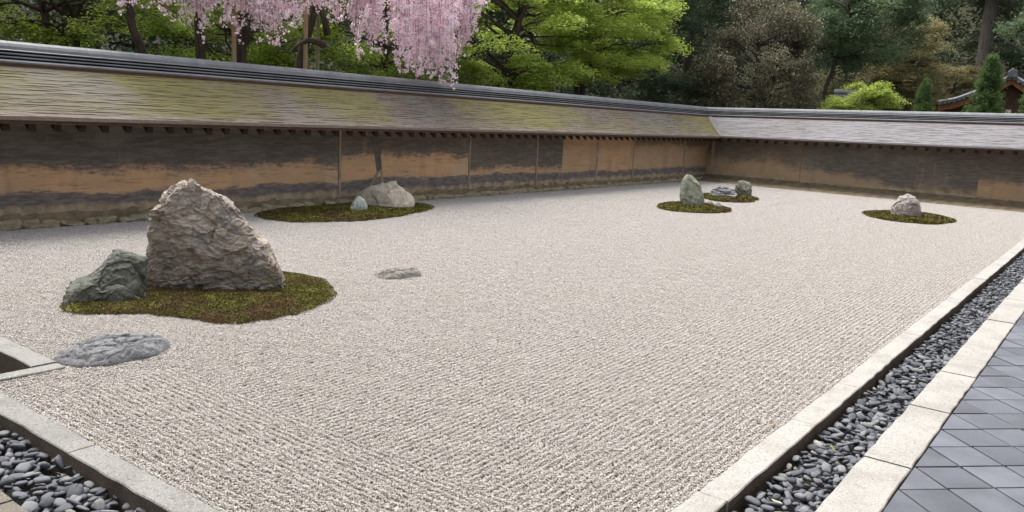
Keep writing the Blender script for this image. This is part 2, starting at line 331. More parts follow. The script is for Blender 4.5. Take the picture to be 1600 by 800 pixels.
# ------------------------------------------------------------------ kerbs, gutters, paving
rnd = random.Random(11)
def kerb_run(owner, mat, cuts, along, a0, a1, ztop, zbot=-.17):
    for c0, c1 in zip(cuts[:-1], cuts[1:]):
        g = .0065; j = [rnd.uniform(-.004, .004) for _ in range(8)]
        n = max(2, int((c1-c0)/.12)); bm = bmesh.new(); rows = []
        for i in range(n+1):                      # slightly uneven hewn edges
            t = c0+g+(c1-c0-2*g)*i/n; w0, w1 = a0+rnd.uniform(-.005, .005), a1+rnd.uniform(-.005, .005)
            zt = ztop+j[0]+(j[1]-j[0])*i/n+rnd.uniform(-.0015, .0015)
            q = [(w0, zbot), (w1, zbot), (w1, zt-.006), (w1-.006*(1 if a1 > a0 else -1), zt), (w0+.006*(1 if a1 > a0 else -1), zt), (w0, zt-.006)]
            rows.append([bm.verts.new((t, w, z) if along == 'x' else (w, t, z)) for w, z in q])
        for r0, r1 in zip(rows[:-1], rows[1:]):
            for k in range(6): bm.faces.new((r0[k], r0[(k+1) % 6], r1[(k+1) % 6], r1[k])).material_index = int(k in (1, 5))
        bm.faces.new(rows[0]); bm.faces.new(rows[-1][::-1]); bmesh.ops.recalc_face_normals(bm, faces=bm.faces)
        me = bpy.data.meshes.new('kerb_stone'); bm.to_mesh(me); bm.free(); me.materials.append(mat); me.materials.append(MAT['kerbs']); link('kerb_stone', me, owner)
def owner(name, label, kind='structure'): return link(name, None, None, label, None, None, kind)
k1 = owner('gravel_kerb', 'pale granite kerb between the gravel court and the pebble gutter')
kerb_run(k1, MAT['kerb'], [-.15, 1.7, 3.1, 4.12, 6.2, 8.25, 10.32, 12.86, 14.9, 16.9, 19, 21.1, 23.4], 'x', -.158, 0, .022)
k2 = owner('paving_kerb', 'cream granite kerb between the pebble gutter and the slate paving')
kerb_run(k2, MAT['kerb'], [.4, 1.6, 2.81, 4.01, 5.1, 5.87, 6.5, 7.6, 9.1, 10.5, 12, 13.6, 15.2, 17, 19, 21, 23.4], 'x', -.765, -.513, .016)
k3 = owner('end_kerb', 'grey granite kerb along the near left edge of the gravel')
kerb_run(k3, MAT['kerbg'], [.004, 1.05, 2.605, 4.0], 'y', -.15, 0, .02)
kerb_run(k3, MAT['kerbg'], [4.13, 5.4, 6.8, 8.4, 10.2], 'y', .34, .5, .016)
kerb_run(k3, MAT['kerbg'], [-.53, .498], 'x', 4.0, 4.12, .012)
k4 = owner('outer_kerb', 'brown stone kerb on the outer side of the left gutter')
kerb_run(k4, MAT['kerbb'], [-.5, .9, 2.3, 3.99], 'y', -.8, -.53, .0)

g1 = link('pebble_gutter', None, kind='structure', label='rain gutter of dark pebbles beside the slate paving')
mb = MB(); mb.box(-.15, GX, -.52, -.15, -.19, -.15); link('gutter_bed', mb.mesh('gutter_bed', MAT['gutter']), g1)
g2 = link('end_gutter', None, kind='structure', label='rain gutter of dark pebbles at the near left')
mb = MB(); mb.box(-.54, -.14, -.5, 4.0, -.19, -.15); mb.box(-.5, .35, 4.12, 10.2, -.215, -.21); link('gutter_bed', mb.mesh('gutter_bed', MAT['gutter']), g2)
def ico(sub):
    bm = bmesh.new(); bmesh.ops.create_icosphere(bm, subdivisions=sub, radius=1); V = np.array([v.co[:] for v in bm.verts]); F = np.array([[v.index for v in f.verts] for f in bm.faces]); bm.free(); return V, F
I1, I2 = ico(1), ico(2)
def pebble_shape(rng, base):
    V = base[0].copy(); o = rng.uniform(0, 50, 3)
    d = np.array([mn.noise(Vector(v*1.1+o)) for v in V]); V = V*(1+.42*d[:, None]); V = np.sign(V)*np.abs(V)**.72
    return V*np.array([rng.uniform(.75, 1.05), rng.uniform(.45, .7), rng.uniform(.22, .36)])
pv = [pebble_shape(rng, I2) for _ in range(9)]; pmesh = [mesh_np('pebble', v, I2[1], MAT['peb'], True) for v in pv]
pv1 = [pebble_shape(rng, I1) for _ in range(9)]
def pebbles(own, x0, x1, y0, y1, near, level, singles, k_=1.):
    pl = []
    for lay, (sp, zl) in enumerate(((.054*k_, level-.026), (.060*k_, level))):
        for x in np.arange(x0, x1, sp*1.12):
            for y in np.arange(y0+.022, y1-.02, sp*.9):
                px, py = x+rng.uniform(-.5, .5)*sp, min(max(y+rng.uniform(-.5, .5)*sp, y0+.028), y1-.028)
                s = k_*np.clip(rng.lognormal(math.log(.032), .26), .02, .05)
                pl.append((px, py, zl+rng.uniform(-.010, .012)+(.012 if rng.random() < .06 else 0), s, lay))
    pl.sort(key=lambda p: math.hypot(p[0]-near[0], p[1]-near[1]))
    nsing = 0; VV = []; FF = []; RR = []; off = 0
    for p in pl:
        eul = (rng.normal(0, .3), rng.normal(0, .3), rng.uniform(0, 6.28)); k = int(rng.integers(0, 9))
        if p[4] == 1 and nsing < singles and (p[0]-near[0])**2 + (p[1]-near[1])**2 > near[2]**2:
            o = link('pebble', pmesh[k], own); o.location = p[:3]; o.rotation_euler = eul; o.scale = (p[3],)*3; nsing += 1
        else:
            near_ = math.hypot(p[0]+2, p[1]+1.5) < 8
            M = np.array(Matrix.LocRotScale(None, __import__('mathutils').Euler(eul), None).to_3x3()); v, f = (pv[k], I2[1]) if near_ and p[4] else (pv1[k], I1[1])
            VV.append(v@M.T*p[3]+np.array(p[:3])); FF.append(f+off); off += len(v); RR.append(np.full(len(v), rng.random()))
    link('pebble_bed', mesh_np('pebble_bed', np.concatenate(VV), np.concatenate(FF), MAT['pebs'], True, np.concatenate(RR)), own, kind='stuff')
pebbles(g1, 1.2, 23.4, -.512, -.16, (1.2, -.34, .0), -.05, 300)
pebbles(g2, -.53, -.152, 1.2, 3.99, (-.34, 1.6, .0), -.062, 200, 1.1)

pav = link('slate_paving', None, kind='structure', label='blue-grey square tile paving laid diagonally')
mb = MB(); mb.box(-3, 23.4, -6, -.768, -.12, -.012); link('paving_bed', mb.mesh('paving_bed', MAT['joint']), pav)
hd = .195; ylim = -.771
def clip(poly):
    out = []
    for (a, b) in zip(poly, poly[1:]+poly[:1]):
        ia, ib = a[1] <= ylim, b[1] <= ylim
        if ia: out.append(a)
        if ia != ib: t = (ylim-a[1])/(b[1]-a[1]); out.append((a[0]+t*(b[0]-a[0]), ylim))
    return out
VV = MB()
for ii in range(-8, 60):
    for jj in range(0, 12):
        cx_ = 2.887+hd*ii; cy_ = -.775-hd*jj
        if (ii+jj) % 2 == 0: continue
        if cx_ < .8: continue
        h = hd-.0078+rnd.uniform(-.004, .002); w = hd-.0078+rnd.uniform(-.004, .002)
        poly = clip([(cx_+h+rnd.uniform(-.002, .002), cy_), (cx_, cy_+w), (cx_-h, cy_+rnd.uniform(-.002, .002)), (cx_, cy_-w)])
        if len(poly) < 3 or (len(poly) == 3 and max(p[1] for p in poly)-min(p[1] for p in poly) < .03): continue
        zt = .006+rnd.uniform(-.0025, .0025); tx, ty = rnd.uniform(-.008, .008), rnd.uniform(-.008, .008)
        A = [(x, y, -.03) for x, y in poly]; B = [(x, y, zt+(x-cx_)*tx+(y-cy_)*ty) for x, y in poly]
        if cx_ < 11.5 and jj < 10:
            mb = MB(); mb.sweep(A[::-1], B[::-1]); link('paving_tile', mb.mesh('paving_tile', MAT['slate'], bevel=.0025), pav)
        else: VV.sweep(A[::-1], B[::-1])
link('paving_tile_far', VV.mesh('paving_tile_far', MAT['slate']), pav, kind='stuff')

# ------------------------------------------------------------------ roofed earthen walls
# cross-section shared by both walls: q = distance across (0 = wall face, negative towards the court), centre line q = .30
QF, QC, QE = 0., .30, -.80       # face, centre, eave
def roof_z(t): return 1.475 + .665*(t**1.06)         # t 0..1 eave -> ridge base
YF, XF = 10.25, 24.70
def placer(which):
    if which == 'left':
        return (lambda s, q, z: (s, YF+q, z)), (lambda q: XF+q), -5.0
    # far wall: s runs from the corner towards -Y ; height grows gently towards the veranda
    return (lambda s, q, z: (XF+q, s, z+(max(0, .018*(YF-s)) if z > .5 else 0))), (lambda q: YF+q), -7.0
def build_wall(which, label):
    P, mitre, s0 = placer(which); w = thing('earthen_wall', label, 'wall', P((s0 if which == 'left' else 0), QC, 0) if 0 else (0, 0, 0))
    sh = MAT['shingleL'] if which == 'left' else MAT['shingleF']
    rg = np.random.default_rng(3 if which == 'left' else 4)
    # shingle courses, front and back slope
    for side in (1, -1):
        nc = 40 if side == 1 else 10; V = []; Fc = []; RN = []; seg = .075 if side == 1 else .6; width = .92
        for i in range(nc):
            t0, t1 = i/nc, (i+1)/nc; qa = QE+width*t0; qb = QE+width*min(1, t1+.5/nc)
            send = mitre(qa if side == 1 else 2*QC-qa); nseg = int((send-s0)/seg); ss = np.linspace(s0, send, nseg+1)
            jq = np.convolve(rg.normal(0, .004, nseg+5), np.ones(5)/5, 'valid') if side == 1 else np.zeros(nseg+1); jz = np.clip(.006+np.convolve(rg.normal(0, .009, nseg+5), np.ones(5)/5, 'valid'), .0015, .013); vv = .5+np.convolve(rg.normal(0, .25, nseg+5), np.ones(5)/5, 'valid'); crack_shade = np.where(jz > .0085, 1., .6) if i else np.full(nseg+1, .6)
            jq += .001*np.sin(ss*1.3+i*2.1)
            r0 = len(V)
            for k in range(nseg+1):
                q0 = qa+(jq[k] if i else jq[k]*.6); z0 = roof_z(max(0, (q0-QE)/width)); zb = roof_z((qb-QE)/width)
                if side == -1: q0 = 2*QC-q0; q1 = 2*QC-qb
                else: q1 = qb
                s = ss[k]; s1 = s if k < nseg else mitre(q1)
                th = jz[k] if i else .016+.3*jz[k]
                V += [P(s, q0, z0-(.03 if i == 0 else .004)), P(s, q0, z0+th), P(s, q0+.0005, z0+th), P(s1, q1, zb+.001)]
                v = vv[k]; RN += [crack_shade[k], crack_shade[k], v, v]
            for k in range(nseg):
                a = r0+4*k; b = a+4
                Fc += [(a, b, b+1, a+1), (a+2, b+2, b+3, a+3)]
        link('shingle_courses' if side == 1 else 'back_shingle_courses', mesh_np('shingles', V, Fc, sh, False, RN), w, kind='stuff')
    def prism(name, prof, mat, s_start=None, bevel=0):     # profile in (q,z), mitred at the corner
        mb = MB(); a = s0 if s_start is None else s_start
        mb.sweep([P(a, q, z) for q, z in prof], [P(mitre(q), q, z) for q, z in prof]); return link(name, mb.mesh(name, mat, bevel=bevel), w)
    prism('eave_board', [(QE+.02, 1.40), (QE+.02, 1.443), (QE+.10, 1.50), (QE+.10, 1.457)], MAT['board'])
    prism('soffit', [(QE+.06, 1.432), (QE+.06, 1.455), (QC-.02, 1.455+.70), (QC-.02, 1.432+.70)], MAT['board'])
    prism('ridge_board', [(QC-.235, 2.10), (QC-.235, 2.148), (QC+.235, 2.148), (QC+.235, 2.10)], MAT['board'])
    prism('ridge_core', [(QC-.10, 2.15), (QC-.10, 2.37), (QC+.10, 2.37), (QC+.10, 2.15)], MAT['ridged'])
    for zz, hh, wd in ((2.149, .040, .228), (2.214, .021, .186), (2.258, .021, .176), (2.302, .018, .166)):
        prism('ridge_course', [(QC-wd, zz), (QC-wd-.004, zz+hh*.5), (QC-wd+.012, zz+hh), (QC+wd-.012, zz+hh), (QC+wd, zz+hh*.5), (QC+wd, zz)], MAT['ridge'])
    prism('wall_core', [(.02, -.1), (.02, 1.9), (.58, 1.9), (.58, -.1)], MAT['plaster']); w.children[-1]
    # ridge cap tiles, one by one where they can be told apart
    L = .34; s = mitre(QC)-.02
    while s > (1.0 if which == 'left' else -.5):
        mb = MB(); wv = rg.uniform(-.003, .003); R0, R1 = .128+wv*.4, .130+wv*.4
        pr = lambda R: [(QC+R*math.cos(a), 2.318+.118*math.sin(a)*(R/.13)) for a in np.linspace(math.pi, 0, 9)]
        mb.sweep([P(s-L+.004, q, z) for q, z in pr(R0)], [P(s, q, z) for q, z in pr(R1)]); link('ridge_tile', mb.mesh('ridge_tile', MAT['ridge'], smooth=False), w); s -= L
    mb = MB(); mb.sweep([P(s0, q, z) for q, z in pr(.128)], [P(s, q, z) for q, z in pr(.128)]); link('ridge_tile_run', mb.mesh('ridge_tile', MAT['ridge']), w)
    # rafters
    s = (2.43-.31*8) if which == 'left' else 9.2
    mb = MB(); ends = [(QE+.09, 1.305), (QE+.09, 1.41), (.05, 2.0), (.05, 1.90)]; hw = .045
    if which == 'left': sl = [s+.31*k for k in range(200) if s+.31*k < XF-.5]
    else: sl = [s-.31*k for k in range(36)]
    for s in sl:
        s += rg.uniform(-.008, .008); mb = MB(); dz = rg.uniform(-.004, .004)
        mb.sweep([P(s-hw, q, z+dz) for q, z in ends], [P(s+hw, q, z+dz) for q, z in ends]); link('rafter', mb.mesh('rafter', MAT['rafter']), w)
    return w, P
wl, PL = build_wall('left', 'long earthen wall under a mossy shingle roof, along the left of the gravel')
wf, PF = build_wall('far', 'far earthen wall under a plain grey shingle roof, closing the end of the garden')
def panel(w, P, s0, s1, zt, zb, wash=0, brown=0, soft=.085, rise=0, blot=0):
    mb = MB(); mb.hexa([P(s0, -.02, .02), P(s1, -.02, .02), P(s1, .019, .02), P(s0, .019, .02), P(s0, .0, 1.95), P(s1, .0, 1.95), P(s1, .019, 1.95), P(s0, .019, 1.95)])
    link('plaster_panel', mb.mesh('plaster_panel', MAT['plaster']), w, zt=float(zt), zb=float(zb), wash=float(wash), brown=float(brown), soft=float(soft), rise=float(rise), blot=float(blot))
for a, b, zt, zb, wa, br in ((-5, 8.34, .74, .43, .1, 0), (8.42, 12.08, .92, .46, .05, .15), (12.16, 14.65, .58, .46, .1, .1), (14.73, 15.83, .60, .46, .15, .05),
                             (15.83, 17.48, 1.5, .43, .35, .35), (17.58, 19.54, 1.34, .43, .25, .25), (19.62, 22.92, 1.15, .44, .5, .55), (23, 24.68, 1.1, .44, .6, .55)):
    panel(wl, PL, a, b, zt, zb, wa, br)
for s in (8.38, 12.12, 14.69, 17.53, 19.58, 22.96):
    mb = MB(); wv = .028 if s != 17.53 else .042
    mb.hexa([PL(s-wv, -.035, .1), PL(s+wv, -.035, .1), PL(s+wv, .02, .1), PL(s-wv, .02, .1), PL(s-wv, -.012, 1.9), PL(s+wv, -.012, 1.9), PL(s+wv, .02, 1.9), PL(s-wv, .02, 1.9)])
    link('post', mb.mesh('post', MAT['post'], bevel=.006), wl)
for a, b, zt, zb, wa, br in ((10.2, 7.02, .74, .12, .65, .3), (7.0, 2.0, .34, .1, .8, .03), (2.0, -7, .62, .1, .55, .08)):
    panel(wf, PF, b, a, zt, zb, wa, br, .17, .17 if a == 7.0 else 0, 1.7)
mb = MB(); mb.hexa([PF(9.96, -.04, .1), PF(10.05, -.04, .1), PF(10.05, .02, .1), PF(9.96, .02, .1), PF(9.96, -.01, 1.9), PF(10.05, -.01, 1.9), PF(10.05, .02, 1.9), PF(9.96, .02, 1.9)])
link('post', mb.mesh('post', MAT['post'], bevel=.006), wf)
for nm, pl, mt in (('dark_patch', [(9.0, 1.5), (9.2, 1.5), (9.40, 1.0), (9.46, .64), (9.32, .60), (9.24, .98)], 'patchd'), ('pale_patch', [(9.33, .62), (9.41, .62), (9.22, .36), (9.14, .34)], 'post'), ('pale_patch', [(9.41, .64), (9.47, .62), (9.52, .32), (9.45, .30)], 'post')):
    mb = MB(); fq = lambda z: -.02*(1.95-z)/1.93
    mb.sweep([PL(x, fq(z)-.005, z) for x, z in pl], [PL(x, .01, z) for x, z in pl]); link(nm, mb.mesh(nm, MAT[mt]), wl)
mb = MB(); vq = lambda t: QE+.92*t
for t0, t1 in zip(np.linspace(0, 1, 9)[:-1], np.linspace(0, 1, 9)[1:]):
    A = [];
    for t in (t0, t1):
        q = vq(t); z = roof_z(t)+.02
        A.append(((XF+q-.09, YF+q+.01, z+.012), (XF+q, YF+q, z), (XF+q+.01, YF+q-.09, z+.012)))
    b = len(mb.v); mb.v += [*A[0], *A[1]]; mb.f += [(b, b+1, b+4, b+3), (b+1, b+2, b+5, b+4)]
link('valley_strip', mb.mesh('valley_strip', MAT['valley']), wf)
# earth verge at the foot of the walls, footing stones
def verge(w, P, prof, s0, s1, seed):
    rg = np.random.default_rng(seed); n = int(abs(s1-s0)/.12); V = []; F = []
    for i in range(n+1):
        s = s0+(s1-s0)*i/n
        for k, (q, z) in enumerate(prof):
            j = .02 if 0 < k < len(prof)-1 else .006; V.append(P(s, q+rg.normal(0, j), z+rg.normal(0, .008)))
    m = len(prof)
    for i in range(n):
        for k in range(m-1): a = i*m+k; F.append((a, a+1, a+m+1, a+m))
    link('earth_verge', mesh_np('earth_verge', V, F, MAT['earth'], True), w)
verge(wl, PL, [(-.07, -.1), (-.06, .07), (-.04, .15), (.0, .19), (.04, .24)], -5, 24.6, 1)
verge(wf, PF, [(-1.12, -.05), (-1.05, .02), (-.8, .05), (-.4, .09), (-.1, .15), (.04, .24)], -7, 10.2, 2)
s = .4; rg = np.random.default_rng(8)
def stone_mesh(name, V0, F0, rg, mat, amp=.18, fr=1.4):
    V = V0.copy(); V = np.sign(V)*np.abs(V)**.62; o = rg.uniform(0, 90, 3)
    d = np.array([mn.noise(Vector(v*fr+o)) for v in V]); V *= 1+amp*d[:, None]; return mesh_np(name, V, F0, mat, False)
fsm = [stone_mesh('footing_stone', I2[0], I2[1], rg, MAT['fstone'], .42, 1.7) for _ in range(8)]
while s < 24.2:
    ln = rg.uniform(.13, .36); h = rg.uniform(.032, .07)
    o = link('footing_stone', fsm[int(rg.integers(0, 8))], wl); o.location = (s+ln/2, YF-.15+rg.uniform(-.02, .02), h*.8); o.scale = (ln*.55, .075, h); o.rotation_euler = (rg.normal(0, .05), rg.normal(0, .05), rg.normal(0, .06)); s += ln*1.02
# ------------------------------------------------------------------ standing stones (profile: height, left, right)
ROCKS = {'big': {'c': (2.60, 5.49), 'd': (0.55, 0.835), 'p': [(0.0, -0.626, 0.67), (0.119, -0.623, 0.628), (0.214, -0.62, 0.59), (0.302, -0.612, 0.562), (0.386, -0.603, 0.519), (0.467, -0.595, 0.478), (0.545, -0.585, 0.408), (0.622, -0.564, 0.336), (0.696, -0.558, 0.28), (0.77, -0.553, 0.217), (0.842, -0.429, 0.14), (0.913, -0.379, 0.038), (0.983, -0.303, -0.099), (1.052, -0.208, -0.172)]}, 'green': {'c': (1.597, 5.672), 'd': (0.45, 0.893), 'p': [(0.0, -0.43, 0.37), (0.063, -0.39, 0.37), (0.113, -0.34, 0.37), (0.159, -0.28, 0.37), (0.203, -0.161, 0.357), (0.246, -0.093, 0.354), (0.287, -0.028, 0.351), (0.327, 0.013, 0.348), (0.366, 0.046, 0.345), (0.405, 0.079, 0.262), (0.443, 0.11, 0.146)]}, 'flat': {'c': (0.891, 4.111), 'd': (0.46, 0.888), 'p': [(0.0, -0.304, 0.362), (0.037, -0.247, 0.357), (0.067, -0.163, 0.319), (0.094, -0.055, 0.282), (0.12, 0.032, 0.246)]}, 'beige': {'c': (8.871, 9.587), 'd': (0.7, 0.714), 'p': [(0.0, -0.669, 0.736), (0.081, -0.6, 0.676), (0.146, -0.545, 0.618), (0.206, -0.479, 0.565), (0.263, -0.415, 0.499), (0.318, -0.355, 0.429), (0.372, -0.227, 0.361), (0.424, -0.075, 0.292), (0.475, 0.128, 0.222)]}, 'smallgreen': {'c': (7.846, 9.134), 'd': (0.68, 0.734), 'p': [(0.0, -0.157, 0.161), (0.063, -0.151, 0.156), (0.113, -0.146, 0.152), (0.159, -0.126, 0.139), (0.203, -0.101, 0.121), (0.246, -0.07, 0.102), (0.287, -0.028, 0.037)]}, 'tall': {'c': (15.22, 6.315), 'd': (0.91, 0.414), 'p': [(0.0, -0.233, 0.251), (0.11, -0.254, 0.241), (0.197, -0.272, 0.233), (0.279, -0.267, 0.224), (0.356, -0.26, 0.202), (0.43, -0.254, 0.181), (0.502, -0.238, 0.148), (0.573, -0.22, 0.091), (0.641, -0.189, 0.031), (0.709, -0.147, -0.036)]}, 'peb1': {'c': (15.5, 5.797), 'd': (0.923, 0.385), 'p': [(0.0, -0.084, 0.083), (0.046, -0.089, 0.078), (0.084, -0.092, 0.075), (0.118, -0.072, 0.043), (0.151, -0.056, 0.013)]}, 'peb2': {'c': (15.987, 6.209), 'd': (0.919, 0.395), 'p': [(0.0, -0.101, 0.124), (0.03, -0.09, 0.109), (0.055, -0.081, 0.097), (0.077, -0.051, 0.067), (0.099, -0.024, 0.034)]}, 'layer': {'c': (18.226, 6.825), 'd': (0.925, 0.381), 'p': [(0.0, -0.376, 0.395), (0.062, -0.365, 0.368), (0.112, -0.348, 0.34), (0.158, -0.333, 0.305), (0.201, -0.318, 0.255), (0.243, -0.252, 0.183), (0.284, -0.186, 0.068)]}, 'box': {'c': (19.208, 6.684), 'd': (0.933, 0.361), 'p': [(0.0, -0.217, 0.196), (0.08, -0.227, 0.194), (0.144, -0.235, 0.192), (0.203, -0.242, 0.19), (0.259, -0.235, 0.184), (0.313, -0.222, 0.176), (0.365, -0.185, 0.168), (0.416, -0.169, 0.122)]}, 'pink': {'c': (18.424, 2.505), 'd': (0.981, 0.193), 'p': [(0.0, -0.33, 0.313), (0.089, -0.331, 0.302), (0.16, -0.323, 0.294), (0.226, -0.316, 0.274), (0.289, -0.295, 0.254), (0.349, -0.261, 0.235), (0.407, -0.229, 0.187), (0.464, -0.197, 0.13), (0.52, -0.064, 0.014)]}, 'peb3': {'c': (17.745, 2.119), 'd': (0.983, 0.181), 'p': [(0.0, -0.103, 0.137), (0.023, -0.083, 0.112), (0.041, -0.057, 0.082), (0.058, -0.044, 0.031)]}}
def nvec(p): return Vector((mn.noise(p), mn.noise(p+Vector((31.7, 11.3, 47.1))), mn.noise(p+Vector((-17.9, 71.3, -23.7)))))
def loft_rock(key, name, label, cat, depth, mat, seed, nth=110, nz=60, amp=.05, cell=4., step=.05, crack=.02, stretch=(1, 1, 1), sq=2.6, smooth=False, lean=0, group=None, cuts=8, front=0, fine=.12, tall=1.):
    D = ROCKS[key]; cx, cy = D['c']; dx, dy = D['d']; rx, ry = dy, -dx
    pr = np.array(D['p']); pr[:, 0] *= tall; zt = pr[-1, 0]; amax = (pr[:, 2]-pr[:, 1]).max()/2
    rg = np.random.default_rng(seed); off = Vector(rg.uniform(-40, 40, 3))
    zs = np.concatenate([np.linspace(-.1, zt, nz), [zt+.006, zt+.008]]); V = []
    th = np.linspace(0, 2*np.pi, nth, endpoint=False)
    for i, z in enumerate(zs):
        zc = min(max(z, 0), zt); Lf = np.interp(zc, pr[:, 0], pr[:, 1]); Rt = np.interp(zc, pr[:, 0], pr[:, 2])
        a = (Rt-Lf)/2; u0 = (Rt+Lf)/2; b = depth*(.35+.65*(a/amax)); k = 1. if i < nz else (.55, .02)[i-nz]
        if z < 0: a *= 1.03
        cs, sn = np.cos(th), np.sin(th); u = u0+k*a*np.sign(cs)*np.abs(cs)**(2/sq); v = lean*zc+k*b*np.sign(sn)*np.abs(sn)**(2/sq)
        V.append(np.stack([u, v, np.full(nth, z)], -1))
    V = np.concatenate(V); cen = np.array([0, 0, zt*.4])
    for _ in range(cuts):                                   # broken planes on the front and the sides
        an = rg.uniform(0, 2*np.pi) if not front else -math.pi/2+rg.uniform(-.62, .62); nrm = np.array([math.cos(an)*.9, math.sin(an), rg.uniform(-.15, .7) if not front else rg.uniform(-.25, .6)]); nrm /= np.linalg.norm(nrm)
        p = (V-cen)@nrm; lim = np.quantile(p, rg.uniform(.86, .95) if not front else rg.uniform(.74, .93)); V -= np.outer(np.maximum(p-lim, 0)*(.75 if not front else .95), nrm)
    st = Vector(stretch); out = np.empty_like(V)
    for i, p in enumerate(V):
        w = Vector((p[0]*st.x, p[1]*st.y, p[2]*st.z))+off
        n3 = nvec(w*2.2)*amp + nvec(w*6)*amp*.45 + nvec(w*15)*amp*.32 + nvec(w*34)*amp*fine
        wv = w+nvec(w*3)*.12
        ds, ps = mn.voronoi(wv*cell); h = (math.sin(ps[0].x*12.9+ps[0].y*78.2+ps[0].z*37.7)*43758.5) % 1
        ds2, ps2 = mn.voronoi(wv*cell*2.7); h2 = (math.sin(ps2[0].x*12.9+ps2[0].y*78.2+ps2[0].z*37.7)*43758.5) % 1
        o = (h-.5)*step + (h2-.5)*step*.45 - crack*math.exp(-(ds[1]-ds[0])/.05) - crack*.25*math.exp(-(ds2[1]-ds2[0])/.06)
        r = Vector(p)-Vector((cen[0], cen[1], min(p[2], zt*.7))); r.normalize(); out[i] = np.array(p)+np.array(n3)+np.array(r)*o
    X = cx+rx*out[:, 0]+dx*out[:, 1]; Y = cy+ry*out[:, 0]+dy*out[:, 1]
    nr = len(zs); ii = np.arange(nr*nth).reshape(nr, nth); jj = np.roll(ii, -1, 1)
    F = np.stack([ii[:-1], jj[:-1], jj[1:], ii[1:]], -1).reshape(-1, 4)
    return link(name, mesh_np(name, np.stack([X, Y, out[:, 2]], -1), F, mat, smooth), None, label, cat, group)
loft_rock('big', 'standing_rock', 'tallest craggy tan-grey rock peaked at its left, on the nearest moss island', 'rock', .50, MAT['rock_big'], 8, 300, 200, .03, 3.0, .06, .02, (1, 1, 1.2), 3.6, cuts=9, front=1, fine=.3, tall=1.01)
loft_rock('green', 'slanting_rock', 'dark grey-green rock slanting up beside the left foot of the tallest rock', 'rock', .27, MAT['rock_green'], 8, 170, 90, .035, 4, .05, .016, (1, 1, .7), 3.0, cuts=3, fine=.25)
loft_rock('beige', 'mound_rock', 'broad beige humped rock on the moss island by the left wall', 'rock', .42, MAT['rock_beige'], 3, 120, 60, .045, 3, .05, .01, (1.3, 1, .6), 2.2, True)
loft_rock('smallgreen', 'small_rock', 'small pale green rock in front of the beige humped rock', 'rock', .16, MAT['rock_mint'], 4, 70, 40, .015, 9, .02, .006, (1.4, 1, .6), 2.8, cuts=1)
loft_rock('tall', 'upright_rock', 'upright greenish-grey rounded rock on the oval moss island at mid distance', 'rock', .24, MAT['rock_tall'], 5, 100, 70, .03, 4.5, .035, .012, (1, 1, .8), 2.6, True, cuts=2)
loft_rock('peb1', 'small_rock', 'small whitish-green stone at the right foot of the upright greenish rock', 'rock', .10, MAT['rock_mint'], 6, 48, 24, .015, 10, .012, .004)
loft_rock('peb2', 'small_rock', 'low pale brown stone half sunk between the upright rock and the whitish stone', 'rock', .10, MAT['rock_low'], 7, 48, 20, .012, 9, .012, .004)
loft_rock('layer', 'layered_rock', 'low grey rock with wavy pale bands, left of the blocky olive rock', 'rock', .30, MAT['rock_layer'], 8, 100, 46, .04, 6, .05, .014, (1, 1, 3.2), 2.4)
loft_rock('box', 'blocky_rock', 'blocky olive-grey flat-topped rock beside the banded rock at the far end', 'rock', .20, MAT['rock_box'], 9, 80, 50, .022, 5, .035, .01, (1, 1, 1), 4.2, cuts=2)
loft_rock('pink', 'rounded_rock', 'rounded pinkish-grey rock on the moss island near the far wall', 'rock', .30, MAT['rock_pink'], 10, 110, 60, .022, 6, .04, .014, (1, 1, .8), 2.8, cuts=1)
loft_rock('peb3', 'small_rock', 'thin flat stone lying in the moss before the pinkish rock', 'rock', .09, MAT['rock_low'], 11, 40, 16, .008, 9, .01, .003)
def low_rock(name, label, poly, h, mat, seed, amp):
    P = np.array(poly); c = P.mean(0); rg = np.random.default_rng(seed); off = Vector(rg.uniform(-40, 40, 3))
    ang = np.arctan2(P[:, 1]-c[1], P[:, 0]-c[0]); o = np.argsort(ang); rad = np.hypot(*(P-c).T)
    th = np.linspace(-np.pi, np.pi, 130, endpoint=False); R = np.interp(th, np.concatenate([ang[o]-2*np.pi, ang[o], ang[o]+2*np.pi]), np.tile(rad[o], 3))
    V = []; ts = np.linspace(1.06, 0, 46)
    for t in ts:
        for a, r in zip(th, R):
            x, y = c[0]+math.cos(a)*r*t, c[1]+math.sin(a)*r*t; w = Vector((x, y, 0))+off
            z = h*max(0, 1-t**5)**.6+.012 if t <= 1 else -.05*(t-1)/.06
            d, p = mn.voronoi(Vector((x*9+1.2*mn.noise(w*5), y*16+1.2*mn.noise(w*5.7), 1))); k = (math.sin(p[0].x*12.9+p[0].y*78.2)*43758.5) % 1
            z += (mn.fractal(w*4, .9, 2.1, 6)*amp + (k-.5)*amp*.5 - amp*1.1*math.exp(-(d[1]-d[0])/.09))*min(1, max(.3, (1.03-t)*6)); V.append((x, y, z-.012))
    n = 130; ii = np.arange(len(ts)*n).reshape(len(ts), n); jj = np.roll(ii, -1, 1); F = np.stack([ii[:-1], jj[:-1], jj[1:], ii[1:]], -1).reshape(-1, 4)
    return link(name, mesh_np(name, V, F, mat, False), None, label, 'rock')
low_rock('flat_rock', 'low blue-grey flat rock lying in the gravel at the near left', [(.50,4.20),(.57,3.96),(.87,3.87),(1.19,3.95),(1.29,4.06),(1.27,4.27),(1.1,4.42),(.8,4.38)], .08, MAT['rock_flat'], 21, .024)
low_rock('sunken_rock', 'pale rock almost buried in the open gravel, right of the tallest rock', [(4.30,5.02),(4.23,4.80),(4.46,4.69),(4.76,4.77),(4.88,4.96),(4.70,5.08)], .055, MAT['rock_low'], 22, .026)

